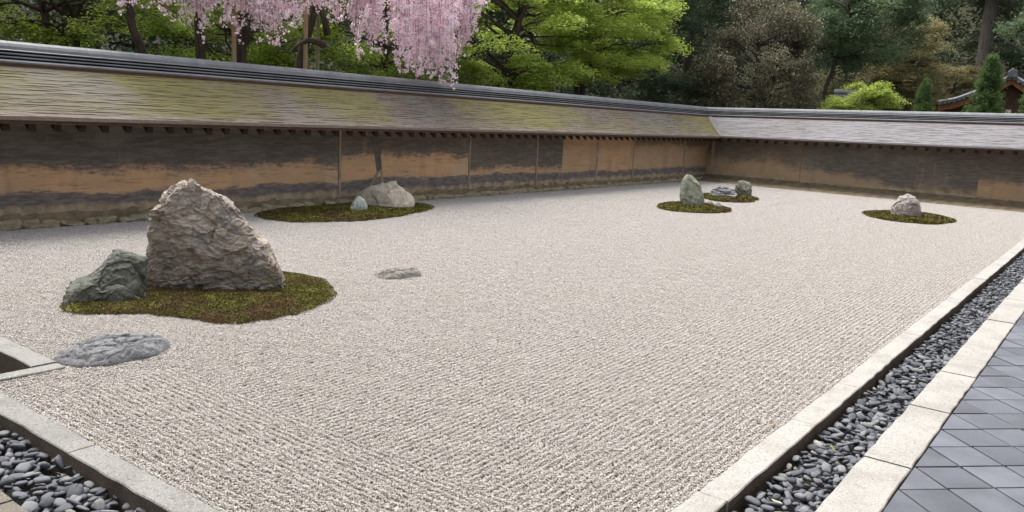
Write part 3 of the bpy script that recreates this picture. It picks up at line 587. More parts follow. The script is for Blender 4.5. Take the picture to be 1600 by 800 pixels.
# ------------------------------------------------------------------ moss islands
def moss_island(label, poly, h, dens, seed, size):
    P = np.array(poly); c = P.mean(0); rg = np.random.default_rng(seed)
    ang = np.arctan2(P[:, 1]-c[1], P[:, 0]-c[0]); o = np.argsort(ang); rad = np.hypot(*(P-c).T)
    A = np.concatenate([ang[o]-2*np.pi, ang[o], ang[o]+2*np.pi]); Rr = np.tile(rad[o], 3)
    def rad_at(a):
        r = sum(np.interp(a+d, A, Rr) for d in (-.1, 0, .1))/3
        return r*(1+.014*np.sin(a*9+seed)+.008*np.sin(a*23+2*seed))
    def hz(x, y, t): return h*np.sqrt(np.clip(1-t**4, 0, 1))*(.75+.35*np.sin(x*3.1+seed)*np.cos(y*2.7))+.004
    n = 110; th = np.linspace(-np.pi, np.pi, n, endpoint=False); R = rad_at(th); V = []; ts = np.linspace(1, 0, 16)
    for t in ts:
        x, y = c[0]+np.cos(th)*R*t, c[1]+np.sin(th)*R*t; V.append(np.stack([x, y, hz(x, y, t) if t < 1 else np.full(n, -.02)], -1))
    V = np.concatenate(V); ii = np.arange(16*n).reshape(16, n); jj = np.roll(ii, -1, 1); F = np.stack([ii[:-1], jj[:-1], jj[1:], ii[1:]], -1).reshape(-1, 4)
    ob = thing('moss_island', label, 'moss'); ob.location = (c[0], c[1], 0)
    part('moss_mound', mesh_np('moss_mound', V, F, MAT['mossb'], True), ob)
    area = .5*np.mean(R**2)*2*np.pi; N = int(area*dens); t = np.sqrt(rg.random(N)); a = rg.uniform(-np.pi, np.pi, N); r = rad_at(a)
    keep = rg.random(N) < (r/r.max())**2*1.0+.15; t, a, r = t[keep], a[keep], r[keep]
    x, y = c[0]+np.cos(a)*r*t, c[1]+np.sin(a)*r*t; z = hz(x, y, np.minimum(t, 1))+rg.uniform(-.003, .9, len(x))*size
    pn = np.array([mn.noise(Vector((X*7, Y*7, seed)))+.5*mn.noise(Vector((X*22, Y*22, seed))) for X, Y in zip(x, y)])
    Cn = np.stack([x, y, z], -1); V, F = leaf_geo(Cn, rg.uniform(.6, 1.3, len(x))*size, rg, up=.25, asp=.7)
    part('moss_tufts', mesh_np('moss_tufts', V, F, MAT['moss'], False, np.repeat(np.clip(rg.normal(.45, .2, len(x))+.35*pn, 0, 1), 4)), ob, kind='stuff')
def leaf_geo(Cn, size, rng, up=.3, asp=.55, hang=0., fold=.12):
    n = len(Cn); nr = rng.normal(size=(n, 3)); nr /= np.linalg.norm(nr, axis=1)[:, None]; nr[:, 2] = np.abs(nr[:, 2]); nr[:, 2] += up*1.5; nr /= np.linalg.norm(nr, axis=1)[:, None]
    a = rng.normal(size=(n, 3)); a[:, 2] -= hang*2; a -= nr*np.sum(a*nr, 1)[:, None]; a /= np.linalg.norm(a, axis=1)[:, None]; b = np.cross(nr, a)
    s = np.broadcast_to(np.asarray(size), (n,))[:, None]; m = nr*s*fold
    V = np.stack([Cn-a*s*.5, Cn+b*s*asp*.5+m, Cn+a*s*.5, Cn-b*s*asp*.5+m], 1).reshape(-1, 3)
    return V, np.arange(4*n).reshape(n, 4)
moss_island('largest green and brown moss island under the tallest rock', [(1.13,5.51),(1.26,5.22),(1.53,5.11),(1.69,4.88),(1.8,4.59),(1.87,4.3),(2.12,4.16),(2.46,4.18),(2.88,4.26),(3.43,4.69),(3.67,5.09),(3.66,5.5),(3.6,5.9),(3.2,6.25),(2.5,6.3),(1.95,6.1),(1.5,5.8)], .055, 17000, 1, .0135)
moss_island('long moss island in front of the beige humped rock by the left wall', [(6.05,9.6),(5.99,9.15),(6.15,8.86),(6.92,8.45),(7.74,8.42),(8.56,8.62),(9.77,9.14),(9.9,9.63),(9.3,9.98),(7.5,10.02),(6.5,9.95)], .07, 7500, 2, .024)
moss_island('oval moss island around the upright greenish rock', [(14.66,6.83),(13.9,6.21),(14.13,5.66),(14.7,5.41),(15.47,5.49),(15.9,5.83),(16.1,6.38),(15.54,6.88)], .06, 5000, 3, .034)
moss_island('small moss island under the banded and blocky rocks at the far end', [(17.65,7.09),(17.17,6.55),(17.39,6.14),(18.39,6.11),(19.2,6.4),(19.45,6.95),(18.96,7.42)], .06, 5000, 4, .034)
moss_island('moss island under the rounded pinkish rock near the far wall', [(17.74,3.21),(17.2,2.78),(17.03,2.29),(17.24,1.83),(18.01,1.59),(18.82,1.59),(19.29,1.94),(19.62,2.42),(19.4,3.08),(18.76,3.3)], .06, 5000, 5, .034)

# ------------------------------------------------------------------ trees
class Tubes:
    def __init__(s): s.V = []; s.F = []; s.n = 0
    def add(s, pts, r0, r1, k=7):
        pts = np.asarray(pts, float); m = len(pts); T = np.gradient(pts, axis=0); T /= np.linalg.norm(T, axis=1)[:, None]+1e-9
        ref = np.where(np.abs(T[:, 2:3]) > .9, np.array([[1., 0, 0]]), np.array([[0, 0, 1.]])); A = np.cross(T, ref); A /= np.linalg.norm(A, axis=1)[:, None]+1e-9; B = np.cross(T, A)
        th = np.linspace(0, 2*np.pi, k, endpoint=False); R = np.linspace(r0, r1, m)[:, None, None]
        V = pts[:, None]+R*(A[:, None]*np.cos(th)[None, :, None]+B[:, None]*np.sin(th)[None, :, None]); s.V.append(V.reshape(-1, 3))
        ii = np.arange(m*k).reshape(m, k)+s.n; jj = np.roll(ii, -1, 1); s.F.append(np.stack([ii[:-1], jj[:-1], jj[1:], ii[1:]], -1).reshape(-1, 4)); s.n += m*k
    def mesh(s, name, mat): return mesh_np(name, np.concatenate(s.V), np.concatenate(s.F), mat, True)
def curve(p0, p1, sag, rg, n=9, wob=.08):
    p0, p1 = np.asarray(p0, float), np.asarray(p1, float); t = np.linspace(0, 1, n)[:, None]; L = np.linalg.norm(p1-p0)
    P = p0+(p1-p0)*t; P[:, 2] += (sag*L*4*t*(1-t))[:, 0]; w = np.cumsum(rg.normal(0, wob*L/n, (n, 3)), 0); w -= w[0]; return P+w*np.sin(np.pi*t)**.5*1.0
def tree(name, label, cat, base, crown, rad, nclump, nleaf, size, mat, seed, clump=(.6, .6, .4), trunk_r=.14, bark='bark', style='round', up=.5, asp=.55, hang=.1, group=None, trunks=1, zmin=None, shell=.45, lean=(0, 0), th=None):
    rg = np.random.default_rng(seed); base = np.array(base, float); crown = np.array(crown, float); rad = np.array(rad, float)
    root = thing(name, label, cat, base, group); tb = Tubes(); tops = []
    for k in range(trunks):
        b0 = base+np.array([rg.normal(0, .25), rg.normal(0, .25), 0])*(trunks > 1); top = np.array([crown[0]*.7+base[0]*.3, crown[1]*.7+base[1]*.3, th or crown[2]+rad[2]*.35])+rg.normal(0, .5, 3)*(trunks > 1)
        c = curve(b0, top, 0, rg, 14, .10); tb.add(c, trunk_r, trunk_r*.3, 9); tops.append(c)
    # clump centres
    Cs = []
    while len(Cs) < nclump:
        d = rg.normal(size=3); d /= np.linalg.norm(d); r = rg.uniform(shell, 1)**.6
        if style == 'cone':
            t = rg.random(); zz = crown[2]-rad[2]+2*rad[2]*t; rr = (1-t)**.75*rg.uniform(.35, 1)**.5+.05; an = rg.uniform(0, 6.283); p = np.array([crown[0]+rad[0]*rr*math.cos(an), crown[1]+rad[1]*rr*math.sin(an), zz])
        else: p = crown+d*rad*r
        if zmin is not None and p[2] < zmin: continue
        Cs.append(p)
    CL = []; RN = []
    for p in Cs:
        tr = tops[int(rg.integers(0, len(tops)))]; hz = np.linalg.norm((p-tr)*np.array([1, 1, .6]), axis=1)+np.where(tr[:, 2] > p[2]-.1, 3, 0); k = int(np.argmin(hz)); k = max(2, min(k, len(tr)-2))
        if style != 'cone' or rg.random() < .3:
            c = curve(tr[k], p, .06 if style != 'droop' else .12, rg, 8, .22); tb.add(c, trunk_r*rg.uniform(.2, .38), .008, 5)
            for _ in range(3): q = p+rg.normal(size=3)*np.array(clump)*.7; tb.add(curve(c[5], q, .02, rg, 5, .2), .012, .004, 4)
        n = int(nleaf*rg.uniform(.6, 1.4)); s = rg.uniform(.7, 1.35)
        d = rg.normal(size=(n, 3)); d /= np.linalg.norm(d, axis=1)[:, None]; d *= rg.random((n, 1))**.42; L = d*np.array(clump)*s
        if style in ('flat', 'droop'):
            L[:, 2] -= .35*(L[:, 0]**2+L[:, 1]**2)/max(clump[0]*s, .1)*(1 if style == 'flat' else 2.2)
        # break the clump into small sprays
        ns = max(4, n//14); sp = L[rg.integers(0, n, ns)]; which = rg.integers(0, ns, n); L = np.where(rg.random((n, 1)) < .72, sp[which]+rg.normal(0, size*1.15, (n, 3))*np.array([1, 1, .5]), L)
        CL.append(p+L); RN.append(np.clip(rg.normal(.5, .2, n)+rg.normal(0, .13)+.15*(L[:, 2]/max(clump[2]*s, .05))*0, 0, 1))
    CL = np.concatenate(CL); RN = np.concatenate(RN); V, F = leaf_geo(CL, size*rg.uniform(.6, 1.35, len(CL)), rg, up, asp, hang)
    part('trunk', tb.mesh('trunk', MAT[bark]), root); part('crown', mesh_np('crown', V, F, mat, False, np.repeat(RN, 4)), root)
    return root
G = -.22
# bright maples behind the left wall
tree('maple_tree', 'bright yellow-green maple just right of the pink cherry, behind the left wall', 'tree', (16.4, 13.4, G), (16.6, 12.6, 4.4), (3.4, 1.5, 2.3), 60, 800, .085, LM['maple'], 31, (.75, .6, .16), .15, 'bark', 'flat', .9, .6, .25, 'maples behind the left wall', 2, 2.3)
tree('maple_tree', 'bright yellow-green maple reaching farthest right along the left wall', 'tree', (21.0, 13.2, G), (21.3, 12.4, 5.0), (3.6, 1.4, 2.2), 62, 820, .09, LM['maple'], 32, (.85, .6, .16), .15, 'bark', 'flat', .9, .6, .25, 'maples behind the left wall', 2, 2.5)
tree('maple_tree', 'mid-green maple with dark leaning limbs at the far left behind the wall', 'tree', (5.2, 13.6, G), (4.9, 14.0, 4.0), (2.6, 1.6, 1.9), 44, 700, .07, LM['green'], 33, (.6, .55, .16), .11, 'bark', 'flat', .8, .6, .25, 'maples behind the left wall', 3, 2.5)
tree('maple_tree', 'mid-green maple seen through gaps in the pink blossom', 'tree', (9.6, 15.6, G), (9.8, 15.6, 4.3), (3.2, 1.6, 2.3), 46, 700, .08, LM['green'], 34, (.7, .6, .18), .13, 'bark', 'flat', .8, .6, .25, 'maples behind the left wall', 2, 2.2)
tree('maple_tree', 'darker green maple low behind the right end of the cherry blossom', 'tree', (14.2, 14.8, G), (13.6, 14.8, 3.9), (2.6, 1.4, 2.2), 40, 700, .08, LM['green'], 35, (.7, .6, .2), .12, 'bark', 'flat', .8, .6, .25, 'maples behind the left wall', 1, 2.0)
# evergreen masses
for k, (bx, by, cx_, cz, rx_, rz_, lab) in enumerate(((3.2, 18.5, 3.4, 4.6, 2.6, 3.2, 'dark evergreen at the extreme left behind the green maple'), (11.5, 20.5, 11.5, 5.0, 3.6, 3.6, 'dark evergreen far behind the pink cherry'),
        (18.5, 18.5, 18.5, 5.4, 3.8, 4.2, 'dark evergreen directly behind the left bright maple'), (25, 18, 25, 5.8, 4., 4.6, 'dark evergreen behind the right bright maple'))):
    tree('evergreen_tree', lab, 'tree', (bx, by, G), (cx_, by, cz), (rx_, 1.8, rz_), 46, 520, .13, LM['dark'], 40+k, (.9, .8, .55), .2, 'bark', 'round', .3, .5, .3, 'dark evergreens behind the walls', 1, 1.2)
for k, (bx, by, h, r, lab) in enumerate(((27.8, 14.2, 11, 2.3, 'dark cedar with drooping boughs between the bright maple and the brownish tree'), (33.5, 15.5, 14, 2.8, 'tall dark cedar rising behind the brownish dense tree'), (39.5, 12.5, 14, 2.8, 'tall dark cedar behind the bluish green tree'))):
    tree('cedar_tree', lab, 'tree', (bx, by, G), (bx, by, 1+h*.5), (r, r, h*.5), 130, 330, .13, LM['dark'], 50+k, (.75, .75, .22), .24, 'bark', 'cone', .3, .35, .6, 'cedars behind the far corner', 1)
tree('camellia_tree', 'dense olive-brown glossy-leaved tree behind the far corner of the walls', 'tree', (28.9, 10.4, G), (28.9, 10.4, 3.6), (1.9, 2.15, 3.1), 120, 560, .085, LM['brown'], 61, (.55, .55, .5), .13, 'bark', 'round', .2, .5, .3, None, 2, .8, .6)
tree('bluish_tree', 'bluish green broadleaf tree on a thin straight trunk beyond the far wall', 'tree', (32.6, 9.6, G), (34.2, 8.0, 6.4), (2.2, 2.6, 2.0), 62, 560, .12, LM['blue'], 62, (.7, .7, .4), .14, 'bark', 'round', .4, .45, .5, None, 1, 4.1)
tree('tan_tree', 'tan and yellowish spring-leaved tree left of the tall cedar trunk', 'tree', (38.6, 8.9, G), (39.0, 7.3, 5.2), (1.8, 1.7, 2.2), 70, 620, .085, LM['tan'], 63, (.75, .75, .18), .15, 'bark', 'flat', .8, .5, .2, None, 2, 2.8)
tree('tan_tree', 'lower yellowish tan shrub tree at the foot of the tall cedar', 'tree', (52.2, 8.2, G), (52.2, 8.0, 4.6), (1.2, 2.4, 1.5), 60, 560, .10, LM['tan'], 64, (.6, .6, .22), .1, 'bark', 'flat', .7, .5, .2, None, 2, 2.2)
tree('olive_shrub', 'dull olive undergrowth tree below the bluish tree', 'tree', (36, 9.8, G), (36, 10.0, 2.9), (1.5, 2.6, 1.5), 44, 420, .08, LM['olive'], 65, (.6, .6, .35), .08, 'bark', 'round', .5, .5, .2, None, 3, 1.2)
tree('olive_shrub', 'dull olive undergrowth tree below the tan tree crown', 'tree', (38.5, 7.8, G), (38.5, 7.9, 2.9), (1.4, 1.3, 1.4), 36, 420, .08, LM['olive'], 66, (.6, .6, .35), .08, 'bark', 'round', .5, .5, .2, None, 3, 1.2)
tree('maple_shrub', 'small bright yellow-green maple just above the far wall ridge', 'tree', (30.8, 6.9, G), (30.8, 6.9, 2.95), (1.0, 1.3, .85), 60, 330, .065, LM['maple'], 67, (.36, .36, .1), .05, 'bark', 'flat', .9, .55, .25, None, 3, 1.9)
def conifer(label, base, h, r, seed, nl):
    rg = np.random.default_rng(seed); base = np.array(base, float); root = thing('conifer_tree', label, 'tree', base, 'small conifers beyond the far wall')
    tb = Tubes(); tb.add(curve(base, base+np.array([0, 0, h*.93]), 0, rg, 8, .02), .07, .015, 7); P = []
    nb = int(260*h/4)
    for i in range(nb):
        t = rg.random()**1.1; z = .25+(h-.35)*t; R = r*min(1, (1-t)**.8*1.15+.06)*rg.uniform(.75, 1.08); an = rg.uniform(0, 6.283)
        a = base+np.array([0, 0, z-.15]); b = base+np.array([R*math.cos(an), R*math.sin(an), z+.22*R+.05]); c = curve(a, b, -.04, rg, 6, .1); tb.add(c, .012, .004, 4)
        m = int(nl/nb); tt = rg.uniform(.25, 1.05, m)[:, None]; P.append(a+(b-a)*tt+rg.normal(0, .055, (m, 3))+np.array([0, 0, .04]))
    P = np.concatenate(P); V, F = leaf_geo(P, rg.uniform(.05, .11, len(P)), rg, .1, .3, -.6); pn = np.array([mn.noise(Vector(p*3)) for p in P[::1]])
    part('trunk', tb.mesh('trunk', MAT['bark']), root); part('crown', mesh_np('crown', V, F, LM['conifer'], False, np.repeat(np.clip(rg.normal(.5, .2, len(P))+.3*pn, 0, 1), 4)), root)
conifer('small dark conifer just left of the temple roof tip', (31.4, 5.0, G), 4.1, .68, 71, 20000)
conifer('taller dense conifer standing in front of the temple gable', (31.8, 3.05, G), 4.95, 1.02, 72, 40000)
conifer('conifer cut by the right edge of the picture, beside the temple gable', (31.4, 1.75, G), 3.95, .6, 73, 14000)
# tall cedar trunk
rg = np.random.default_rng(9); root = thing('tall_cedar', 'tall cedar with a thick bare grey trunk behind the temple gable', 'tree', (54.5, 6.62, G)); tb = Tubes()
tb.add(curve((54.5, 6.62, G), (54.6, 6.5, 19), 0, rg, 14, .01), .47, .25, 14); P = []
for i in range(110):
    z = rg.uniform(6.2, 16); an = rg.uniform(0, 6.283); Rr = rg.uniform(1.2, 3.2)
    if z < 10.5 and math.cos(an) < .0 and math.sin(an) > -.5: continue
    a = np.array([54.5, 6.6, z]); b = a+np.array([Rr*math.cos(an), Rr*math.sin(an), -.25*Rr]); tb.add(curve(a, b, .08, rg, 7, .12), .045, .008, 5)
    m = 330; tt = rg.uniform(.35, 1.08, m)[:, None]; q = a+(b-a)*tt+rg.normal(0, .28, (m, 3))*np.array([1, 1, .5]); q[:, 2] -= .1; P.append(q)
P = np.concatenate(P); V, F = leaf_geo(P, rg.uniform(.1, .2, len(P)), rg, .2, .35, .5)
part('trunk', tb.mesh('trunk', MAT['barkg']), root); part('crown', mesh_np('crown', V, F, LM['dark'], False, np.repeat(np.clip(rg.normal(.5, .25, len(P)), 0, 1), 4)), root)
tree('evergreen_tree', 'dark evergreen filling the upper right corner behind the temple gable', 'tree', (44, 1.6, G), (44.5, 1.2, 7.2), (2, 3.0, 2.6), 60, 520, .15, LM['blue'], 75, (.9, .9, .45), .2, 'bark', 'round', .3, .45, .4, 'dark evergreens behind the walls', 1, 3.5)
# far wood, one mass
rg = np.random.default_rng(12); P = []
for i in range(620):
    if i % 2: x, y = rg.uniform(-6, 66), rg.uniform(25, 31)
    else: x, y = rg.uniform(57, 63), rg.uniform(-8, 36)
    r = rg.uniform(1.1, 2.3); z = rg.uniform(.2, 13); m = 260
    if i % 2 and x < 22 and rg.random() < .35: continue
    d = rg.normal(size=(m, 3)); d /= np.linalg.norm(d, axis=1)[:, None]; P.append(np.array([x, y, z])+d*np.array([r, r, r*.7])*rg.random((m, 1))**.4)
P = np.concatenate(P); V, F = leaf_geo(P, rg.uniform(.16, .42, len(P)), rg, .4, .55, .2)
link('far_wood', mesh_np('far_wood', V, F, LM['dark'], False, np.repeat(np.clip(rg.normal(.5, .25, len(P)), 0, 1), 4)), None, 'dark wooded hillside closing the view behind all trees', 'woodland', None, 'stuff')

# weeping cherry
rg = np.random.default_rng(77); root = thing('cherry_tree', 'weeping cherry in pink blossom hanging over the left wall', 'tree', (7.6, 12.1, G)); tb = Tubes(); tips = []
stems = [curve((7.05, 12.0, G), (6.7, 11.8, 4.3), 0, rg, 10, .08), curve((7.45, 12.2, G), (7.8, 11.9, 4.9), 0, rg, 10, .08), curve((8.0, 12.3, G), (9.3, 11.7, 5.0), 0, rg, 10, .08)]
for s_ in stems: tb.add(s_, .13, .07, 9)
tb.add(curve((5.95, 12.0, 1.0), (5.1, 11.6, 3.5), .05, rg, 10, .12), .10, .05, 8)
limb = [((6.6, 11.8, 3.6), (4.9, 11.5, 4.0)), ((6.6, 11.8, 4.0), (5.6, 11.0, 4.5)), ((7.8, 11.9, 4.4), (7.2, 10.9, 4.9)), ((7.8, 11.9, 4.6), (8.6, 10.9, 5.1)), ((9.2, 11.7, 3.0), (8.3, 11.6, 2.75)), ((9.3, 11.7, 4.6), (10.6, 11.0, 5.2)), ((9.3, 11.7, 4.8), (11.6, 10.7, 5.3)), ((9.3, 11.7, 4.9), (13.6, 11.0, 5.3)), ((9.3, 11.7, 3.2), (8.9, 11.5, 4.0))]
for a, b in limb: tb.add(curve(a, b, .12, rg, 10, .15), .075, .02, 7)
ZB = np.array([(4.9, 2.95), (5.3, 2.85), (5.55, 2.95), (5.9, 2.72), (6.3, 2.6), (6.7, 2.82), (7.1, 2.72), (7.4, 2.6), (7.9, 2.62), (8.2, 2.72), (8.45, 3.3), (8.75, 3.25), (9.1, 3.12), (9.5, 2.95), (9.8, 2.75), (10.05, 2.55), (10.3, 2.95), (10.6, 3.05), (10.9, 2.6), (11.3, 2.45), (11.8, 2.45), (12.3, 2.4), (12.7, 2.6), (12.9, 3.4), (13.3, 3.95), (14.4, 4.3)])
BP = []; BR = []; strand = Tubes()
def strand_at(x, y, zb, nb):
    top = rg.uniform(4.3, 5.4); zb += abs(rg.normal(0, .22)); L = top-zb
    if L < .3: return
    n = 12; t = np.linspace(0, 1, n); dx, dy = rg.normal(0, .13), rg.normal(-.05, .10)
    P = np.stack([x+dx*t**.6+.03*np.sin(t*9+x*5), y+dy*t**.6, top-L*t+.12*np.sin(np.pi*t)*0], -1); strand.add(P, .007, .003, 4)
    npf = max(2, int(L/.10*nb/165)); tp = np.sort(rg.random(npf)**.85); seg = 1.15-.75*tp**4
    for tq, k in zip(tp, seg):
        c0 = np.array([np.interp(tq, t, P[:, q]) for q in range(3)])+rg.normal(0, .035, 3); m = int(rg.uniform(6, 34)*k); w = rg.uniform(.028, .062)*k
        BP.append(c0+rg.normal(0, 1, (m, 3))*np.array([w, w, w*1.1])); BR.append(np.clip(rg.normal(.55, .2, m)+rg.normal(0, .14), 0, 1))
for _ in range(90):
    x = rg.uniform(5, 13); tp = rg.uniform(4.2, 5.2); zb = float(np.interp(x, ZB[:, 0], ZB[:, 1]))+rg.uniform(-.1, .6); y = rg.uniform(10.8, 11.8); t = np.linspace(0, 1, 9); strand.add(np.stack([x+rg.normal(0, .2)*t**.7+.03*np.sin(t*7+x), np.full(9, y), tp-(tp-zb)*t], -1), .006, .003, 4)
bx = np.sort(np.concatenate([np.linspace(4.9, 13.0, 104)+rg.normal(0, .06, 104), rg.uniform(13.0, 14.4, 6)]))
for x0 in bx:
    y0 = rg.uniform(10.75, 11.8); xr = x0-(y0-11.3)*.56
    dens = np.interp(xr, [4.9, 5.5, 8.2, 8.5, 9.6, 9.9, 10.2, 10.8, 11.2, 13, 13.2], [.9, 1, .95, .45, .45, .85, .35, .45, .8, .8, .7])
    zlow = float(np.interp(xr, ZB[:, 0], ZB[:, 1]))+abs(rg.normal(0, .25))-.06
    for _ in range(int(rg.integers(2, 10)*dens+.7)):
        dd_ = rg.normal(0, .085); strand_at(x0+dd_, y0+rg.normal(0, .08), zlow+rg.exponential(.25)+abs(dd_)*2.2, rg.uniform(60, 230))
for i in range(34):
    x = rg.uniform(9.8, 11.5); zb = float(np.interp(x, [9.8, 10.1, 10.4, 10.8, 11.1, 11.5], [2.34, 2.28, 2.42, 2.40, 2.14, 2.2])); strand_at(x, rg.uniform(10.1, 10.5), zb, 120)
BP = np.concatenate(BP); BR = np.concatenate(BR); n = len(BP)
nr = rg.normal(size=(n, 3)); nr /= np.linalg.norm(nr, axis=1)[:, None]; a = np.cross(nr, rg.normal(size=(n, 3))); a /= np.linalg.norm(a, axis=1)[:, None]; b = np.cross(nr, a); sz = rg.uniform(.012, .026, n)[:, None]
V = np.stack([BP+sz*(a*math.cos(k*1.2566)+b*math.sin(k*1.2566)) for k in range(5)], 1).reshape(-1, 3)
part('trunk', tb.mesh('trunk', MAT['bark']), root); part('hanging_twigs', strand.mesh('hanging_twigs', MAT['barkg']), root, kind='stuff')
part('blossom', mesh_np('blossom', V, np.arange(5*n).reshape(n, 5), LM['pink'], False, np.repeat(BR, 5)), root, kind='stuff')
for x, y, z, mt, lab in ((7.18, 11.75, 5.0, 'bamboo', 'thin tan prop pole under the middle of the pink cherry'), (8.78, 11.75, 5.3, 'bamboo', 'tallest tan prop pole right of the cherry trunks'), (9.25, 11.95, 4.9, 'bamboog', 'greenish prop pole beside the tallest tan pole')):
    tb = Tubes(); tb.add(curve((x, y, G), (x+.03, y, z), 0, rg, 8, .004), .045, .038, 9); ob = thing('prop_pole', lab, 'pole', (x, y, G), 'poles propping the cherry'); part('shaft', tb.mesh('shaft', MAT[mt]), ob)
    mb = MB(); mb.box(x-.25, x+.3, y-.03, y+.03, z-.02, z+.04); part('crossbar', mb.mesh('crossbar', MAT[mt], bevel=.01), ob)

# ------------------------------------------------------------------ temple hall beyond the far wall
hall = thing('temple_hall', 'temple hall with a curved tiled gable and orange-brown barge boards, far right', 'building', (47, 3.66, G))
AY, AZ, HWd, DZ = 3.66, 4.86, 2.95, 1.5      # apex Y,Z, half width, drop to the eave tip
def gcur(t): return DZ*(t**.82*.93+.07*t-.10*max(0, t-.75)/.25)   # drop from the apex, upturned at the eave
def gpt(sg, t, dz=0, x=43.): return (x, AY+sg*HWd*t, AZ-gcur(t)+dz)
T = np.linspace(0, 1, 15)
for sg in (1, -1):
    mb = MB()
    for t0, t1 in zip(T[:-1], T[1:]):
        mb.hexa([gpt(sg, t0, -.1), gpt(sg, t1, -.1), gpt(sg, t1, -.1, 51), gpt(sg, t0, -.1, 51), gpt(sg, t0, .02), gpt(sg, t1, .02), gpt(sg, t1, .02, 51), gpt(sg, t0, .02, 51)])
    rf = part('roof', mb.mesh('roof', MAT['htile']), hall)
    mb = MB()
    for t0, t1 in zip(T[:-1], T[1:]): mb.hexa([gpt(sg, t0, -.42, 43.12), gpt(sg, t1, -.42, 43.12), gpt(sg, t1, -.42, 43.24), gpt(sg, t0, -.42, 43.24), gpt(sg, t0, -.13, 43.12), gpt(sg, t1, -.13, 43.12), gpt(sg, t1, -.13, 43.24), gpt(sg, t0, -.13, 43.24)])
    part('barge_board', mb.mesh('barge_board', MAT['wood']), hall)
    mb = MB()
    for t0, t1 in zip(T[:-1], T[1:]): mb.hexa([gpt(sg, t0, .03, 43.0), gpt(sg, t1, .03, 43.0), gpt(sg, t1, .03, 43.22), gpt(sg, t0, .03, 43.22), gpt(sg, t0, .10, 43.02), gpt(sg, t1, .10, 43.02), gpt(sg, t1, .10, 43.2), gpt(sg, t0, .10, 43.2)])
    part('edge_ridge', mb.mesh('edge_ridge', MAT['htilew']), hall)
    for k in range(15):                                   # verge tiles with round ends
        t = (k+.5)/15; p = gpt(sg, t, -.04, 42.93); mb = MB(); c8 = [(p[0], p[1]+.085*math.cos(a), p[2]-.035+.085*math.sin(a)) for a in np.linspace(0, 2*math.pi, 10, endpoint=False)]
        mb.sweep(c8, [(43.4, y, z) for _, y, z in c8]); part('verge_tile', mb.mesh('verge_tile', MAT['htile']), hall)
mb = MB(); G0 = [gpt(1, t, -.2, 43.6) for t in T[::-1]]+[gpt(-1, t, -.2, 43.6) for t in T[1:]]; mb.sweep([(43.6, AY-HWd*.9, 2.2), (43.6, AY+HWd*.9, 2.2)]+G0, [(43.8, AY-HWd*.9, 2.2), (43.8, AY+HWd*.9, 2.2)]+[(43.8, y, z) for _, y, z in G0]); part('gable_wall', mb.mesh('gable_wall', MAT['wooddk']), hall)
mb = MB(); mb.box(43.9, 50.6, AY-2.3, AY+2.3, G, 3.0); part('wall', mb.mesh('wall', MAT['white']), hall)
for yy in (AY+1.65, AY-1.65, AY+.0):
    mb = MB(); mb.box(43.25, 43.62, yy-.1, yy+.1, 3.08, 3.26); part('beam_end', mb.mesh('beam_end', MAT['white'], bevel=.015), hall)
mb = MB(); mb.box(43.45, 43.6, AY-2.4, AY+2.4, 2.72, 2.95); part('tie_beam', mb.mesh('tie_beam', MAT['wood']), hall)
for yy in (AY+2.1, AY, AY-2.1):
    mb = MB(); mb.box(43.62, 43.88, yy-.12, yy+.12, G, 2.72); part('column', mb.mesh('column', MAT['wood']), hall)
mb = MB(); mb.box(43.0, 51, AY-.16, AY+.16, AZ-.02, AZ+.22); rd = part('ridge', mb.mesh('ridge', MAT['htile'], bevel=.03), hall)
mb = MB(); mb.sweep([(42.85, AY-.22, AZ-.15), (42.85, AY+.22, AZ-.15), (42.85, AY+.20, AZ+.10), (42.85, AY+.05, AZ+.26), (42.85, AY-.05, AZ+.26), (42.85, AY-.2, AZ+.10)], [(43.05, AY-.22, AZ-.15), (43.05, AY+.22, AZ-.15), (43.05, AY+.20, AZ+.10), (43.05, AY+.05, AZ+.26), (43.05, AY-.05, AZ+.26), (43.05, AY-.2, AZ+.10)]); part('ridge_end_tile', mb.mesh('ridge_end_tile', MAT['htile'], bevel=.02), hall)
# small tiled gate roof peeking over the far wall
gate = thing('gate_roof', 'small grey tiled roof corner peeking over the far wall beside the bright maple shrub', 'roof', (34, 8.3, G)); mb = MB()
mb.sweep([(33.2, 7.4, 3.0), (34, 7.4, 3.45), (34.8, 7.4, 3.0), (34, 7.4, 3.3)], [(33.2, 8.9, 3.0), (34, 8.9, 3.45), (34.8, 8.9, 3.0), (34, 8.9, 3.3)]); part('roof', mb.mesh('roof', MAT['htile']), gate)
mb = MB(); mb.box(33.9, 34.1, 7.35, 8.95, 3.42, 3.56); part('ridge', mb.mesh('ridge', MAT['htilew'], bevel=.03), gate)
for yy in (7.6, 8.7):
    mb = MB(); mb.box(33.9, 34.1, yy-.1, yy+.1, G, 3.3); part('column', mb.mesh('column', MAT['wooddk']), gate)

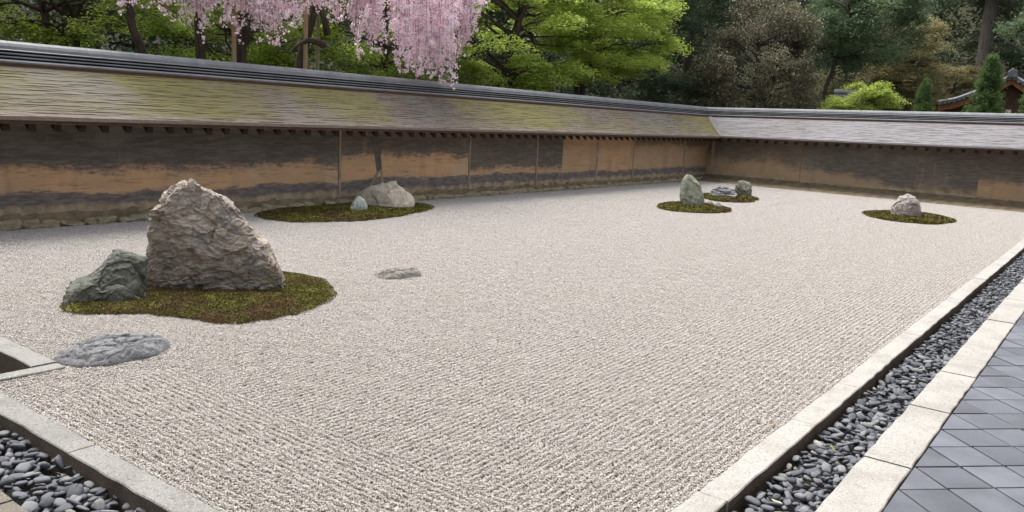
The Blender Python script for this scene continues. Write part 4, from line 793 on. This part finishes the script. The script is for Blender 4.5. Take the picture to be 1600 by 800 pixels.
# ------------------------------------------------------------------ fallen leaves
for x, y, z, rz, colr, lab in ((2.98, -.30, -.055, .6, (.30,.27,.05), 'yellowish fallen leaf on the dark pebbles'), (2.02, -.30, -.055, 1.5, (.62,.6,.4), 'pale cream fallen petal on the nearer dark pebbles'), (2.93, .06, .02, .2, (.30,.18,.10), 'brown curled leaf on the gravel against the granite kerb')):
    V = [(-.03, 0, 0), (-.01, .014, .006), (.015, .012, .005), (.034, 0, .012), (.015, -.012, .006), (-.01, -.014, .004), (0, 0, -.001)]
    o = link('fallen_leaf', mesh_np('fallen_leaf', V, [(0, 6, 1), (1, 6, 2), (2, 6, 3), (3, 6, 4), (4, 6, 5), (5, 6, 0)], simple('fallen_leaf', colr, [c*.7 for c in colr], 40)), None, lab, 'leaf'); o.location = (x, y, z); o.rotation_euler = (.15, .1, rz)

# ------------------------------------------------------------------ the hall and corridor the garden is seen from (behind and beside the viewer)
vh = thing('veranda_hall', 'timber veranda hall behind the viewpoint, along the slate paving', 'building', (10, -4.4, 0)); vh['kind'] = 'structure'
mb = MB(); mb.box(-4, 26, -4.7, -4.4, -.2, 3.9); part('wall', mb.mesh('wall', MAT['wooddk']), vh)
mb = MB(); mb.box(-3, 26, -4.4, -2.0, .38, .5); part('deck', mb.mesh('deck', MAT['wood']), vh)
mb = MB(); mb.hexa([(-4, -6.5, 5.6), (26, -6.5, 5.6), (26, -1.35, 3.55), (-4, -1.35, 3.55), (-4, -6.5, 5.85), (26, -6.5, 5.85), (26, -1.35, 3.75), (-4, -1.35, 3.75)]); part('roof', mb.mesh('roof', MAT['htile']), vh)
for k in range(9):
    mb = MB(); mb.box(9.0+k*2.05, 9.15+k*2.05, -2.6, -2.45, .5, 4.0); part('post', mb.mesh('post', MAT['wood']), vh)
ch = thing('corridor', 'roofed timber corridor behind the viewpoint, along the near end of the garden', 'building', (-4, 4, 0)); ch['kind'] = 'structure'
mb = MB(); mb.box(-4.2, -4, -4, 14, -.2, 3.2); part('wall', mb.mesh('wall', MAT['wooddk']), ch)
mb = MB(); mb.hexa([(-5.6, -1.2, 4.1), (-1.5, -1.2, 3.0), (-1.5, 14, 3.0), (-5.6, 14, 4.1), (-5.6, -1.2, 4.3), (-1.5, -1.2, 3.15), (-1.5, 14, 3.15), (-5.6, 14, 4.3)]); part('roof', mb.mesh('roof', MAT['htile']), ch)
mb = MB(); mb.box(-3.9, -.803, -1.2, 10.2, -.2, -.03); link('stone_apron', mb.mesh('stone_apron', MAT['kerbb']), kind='structure', label='dark stone apron between the near left gutter and the corridor')
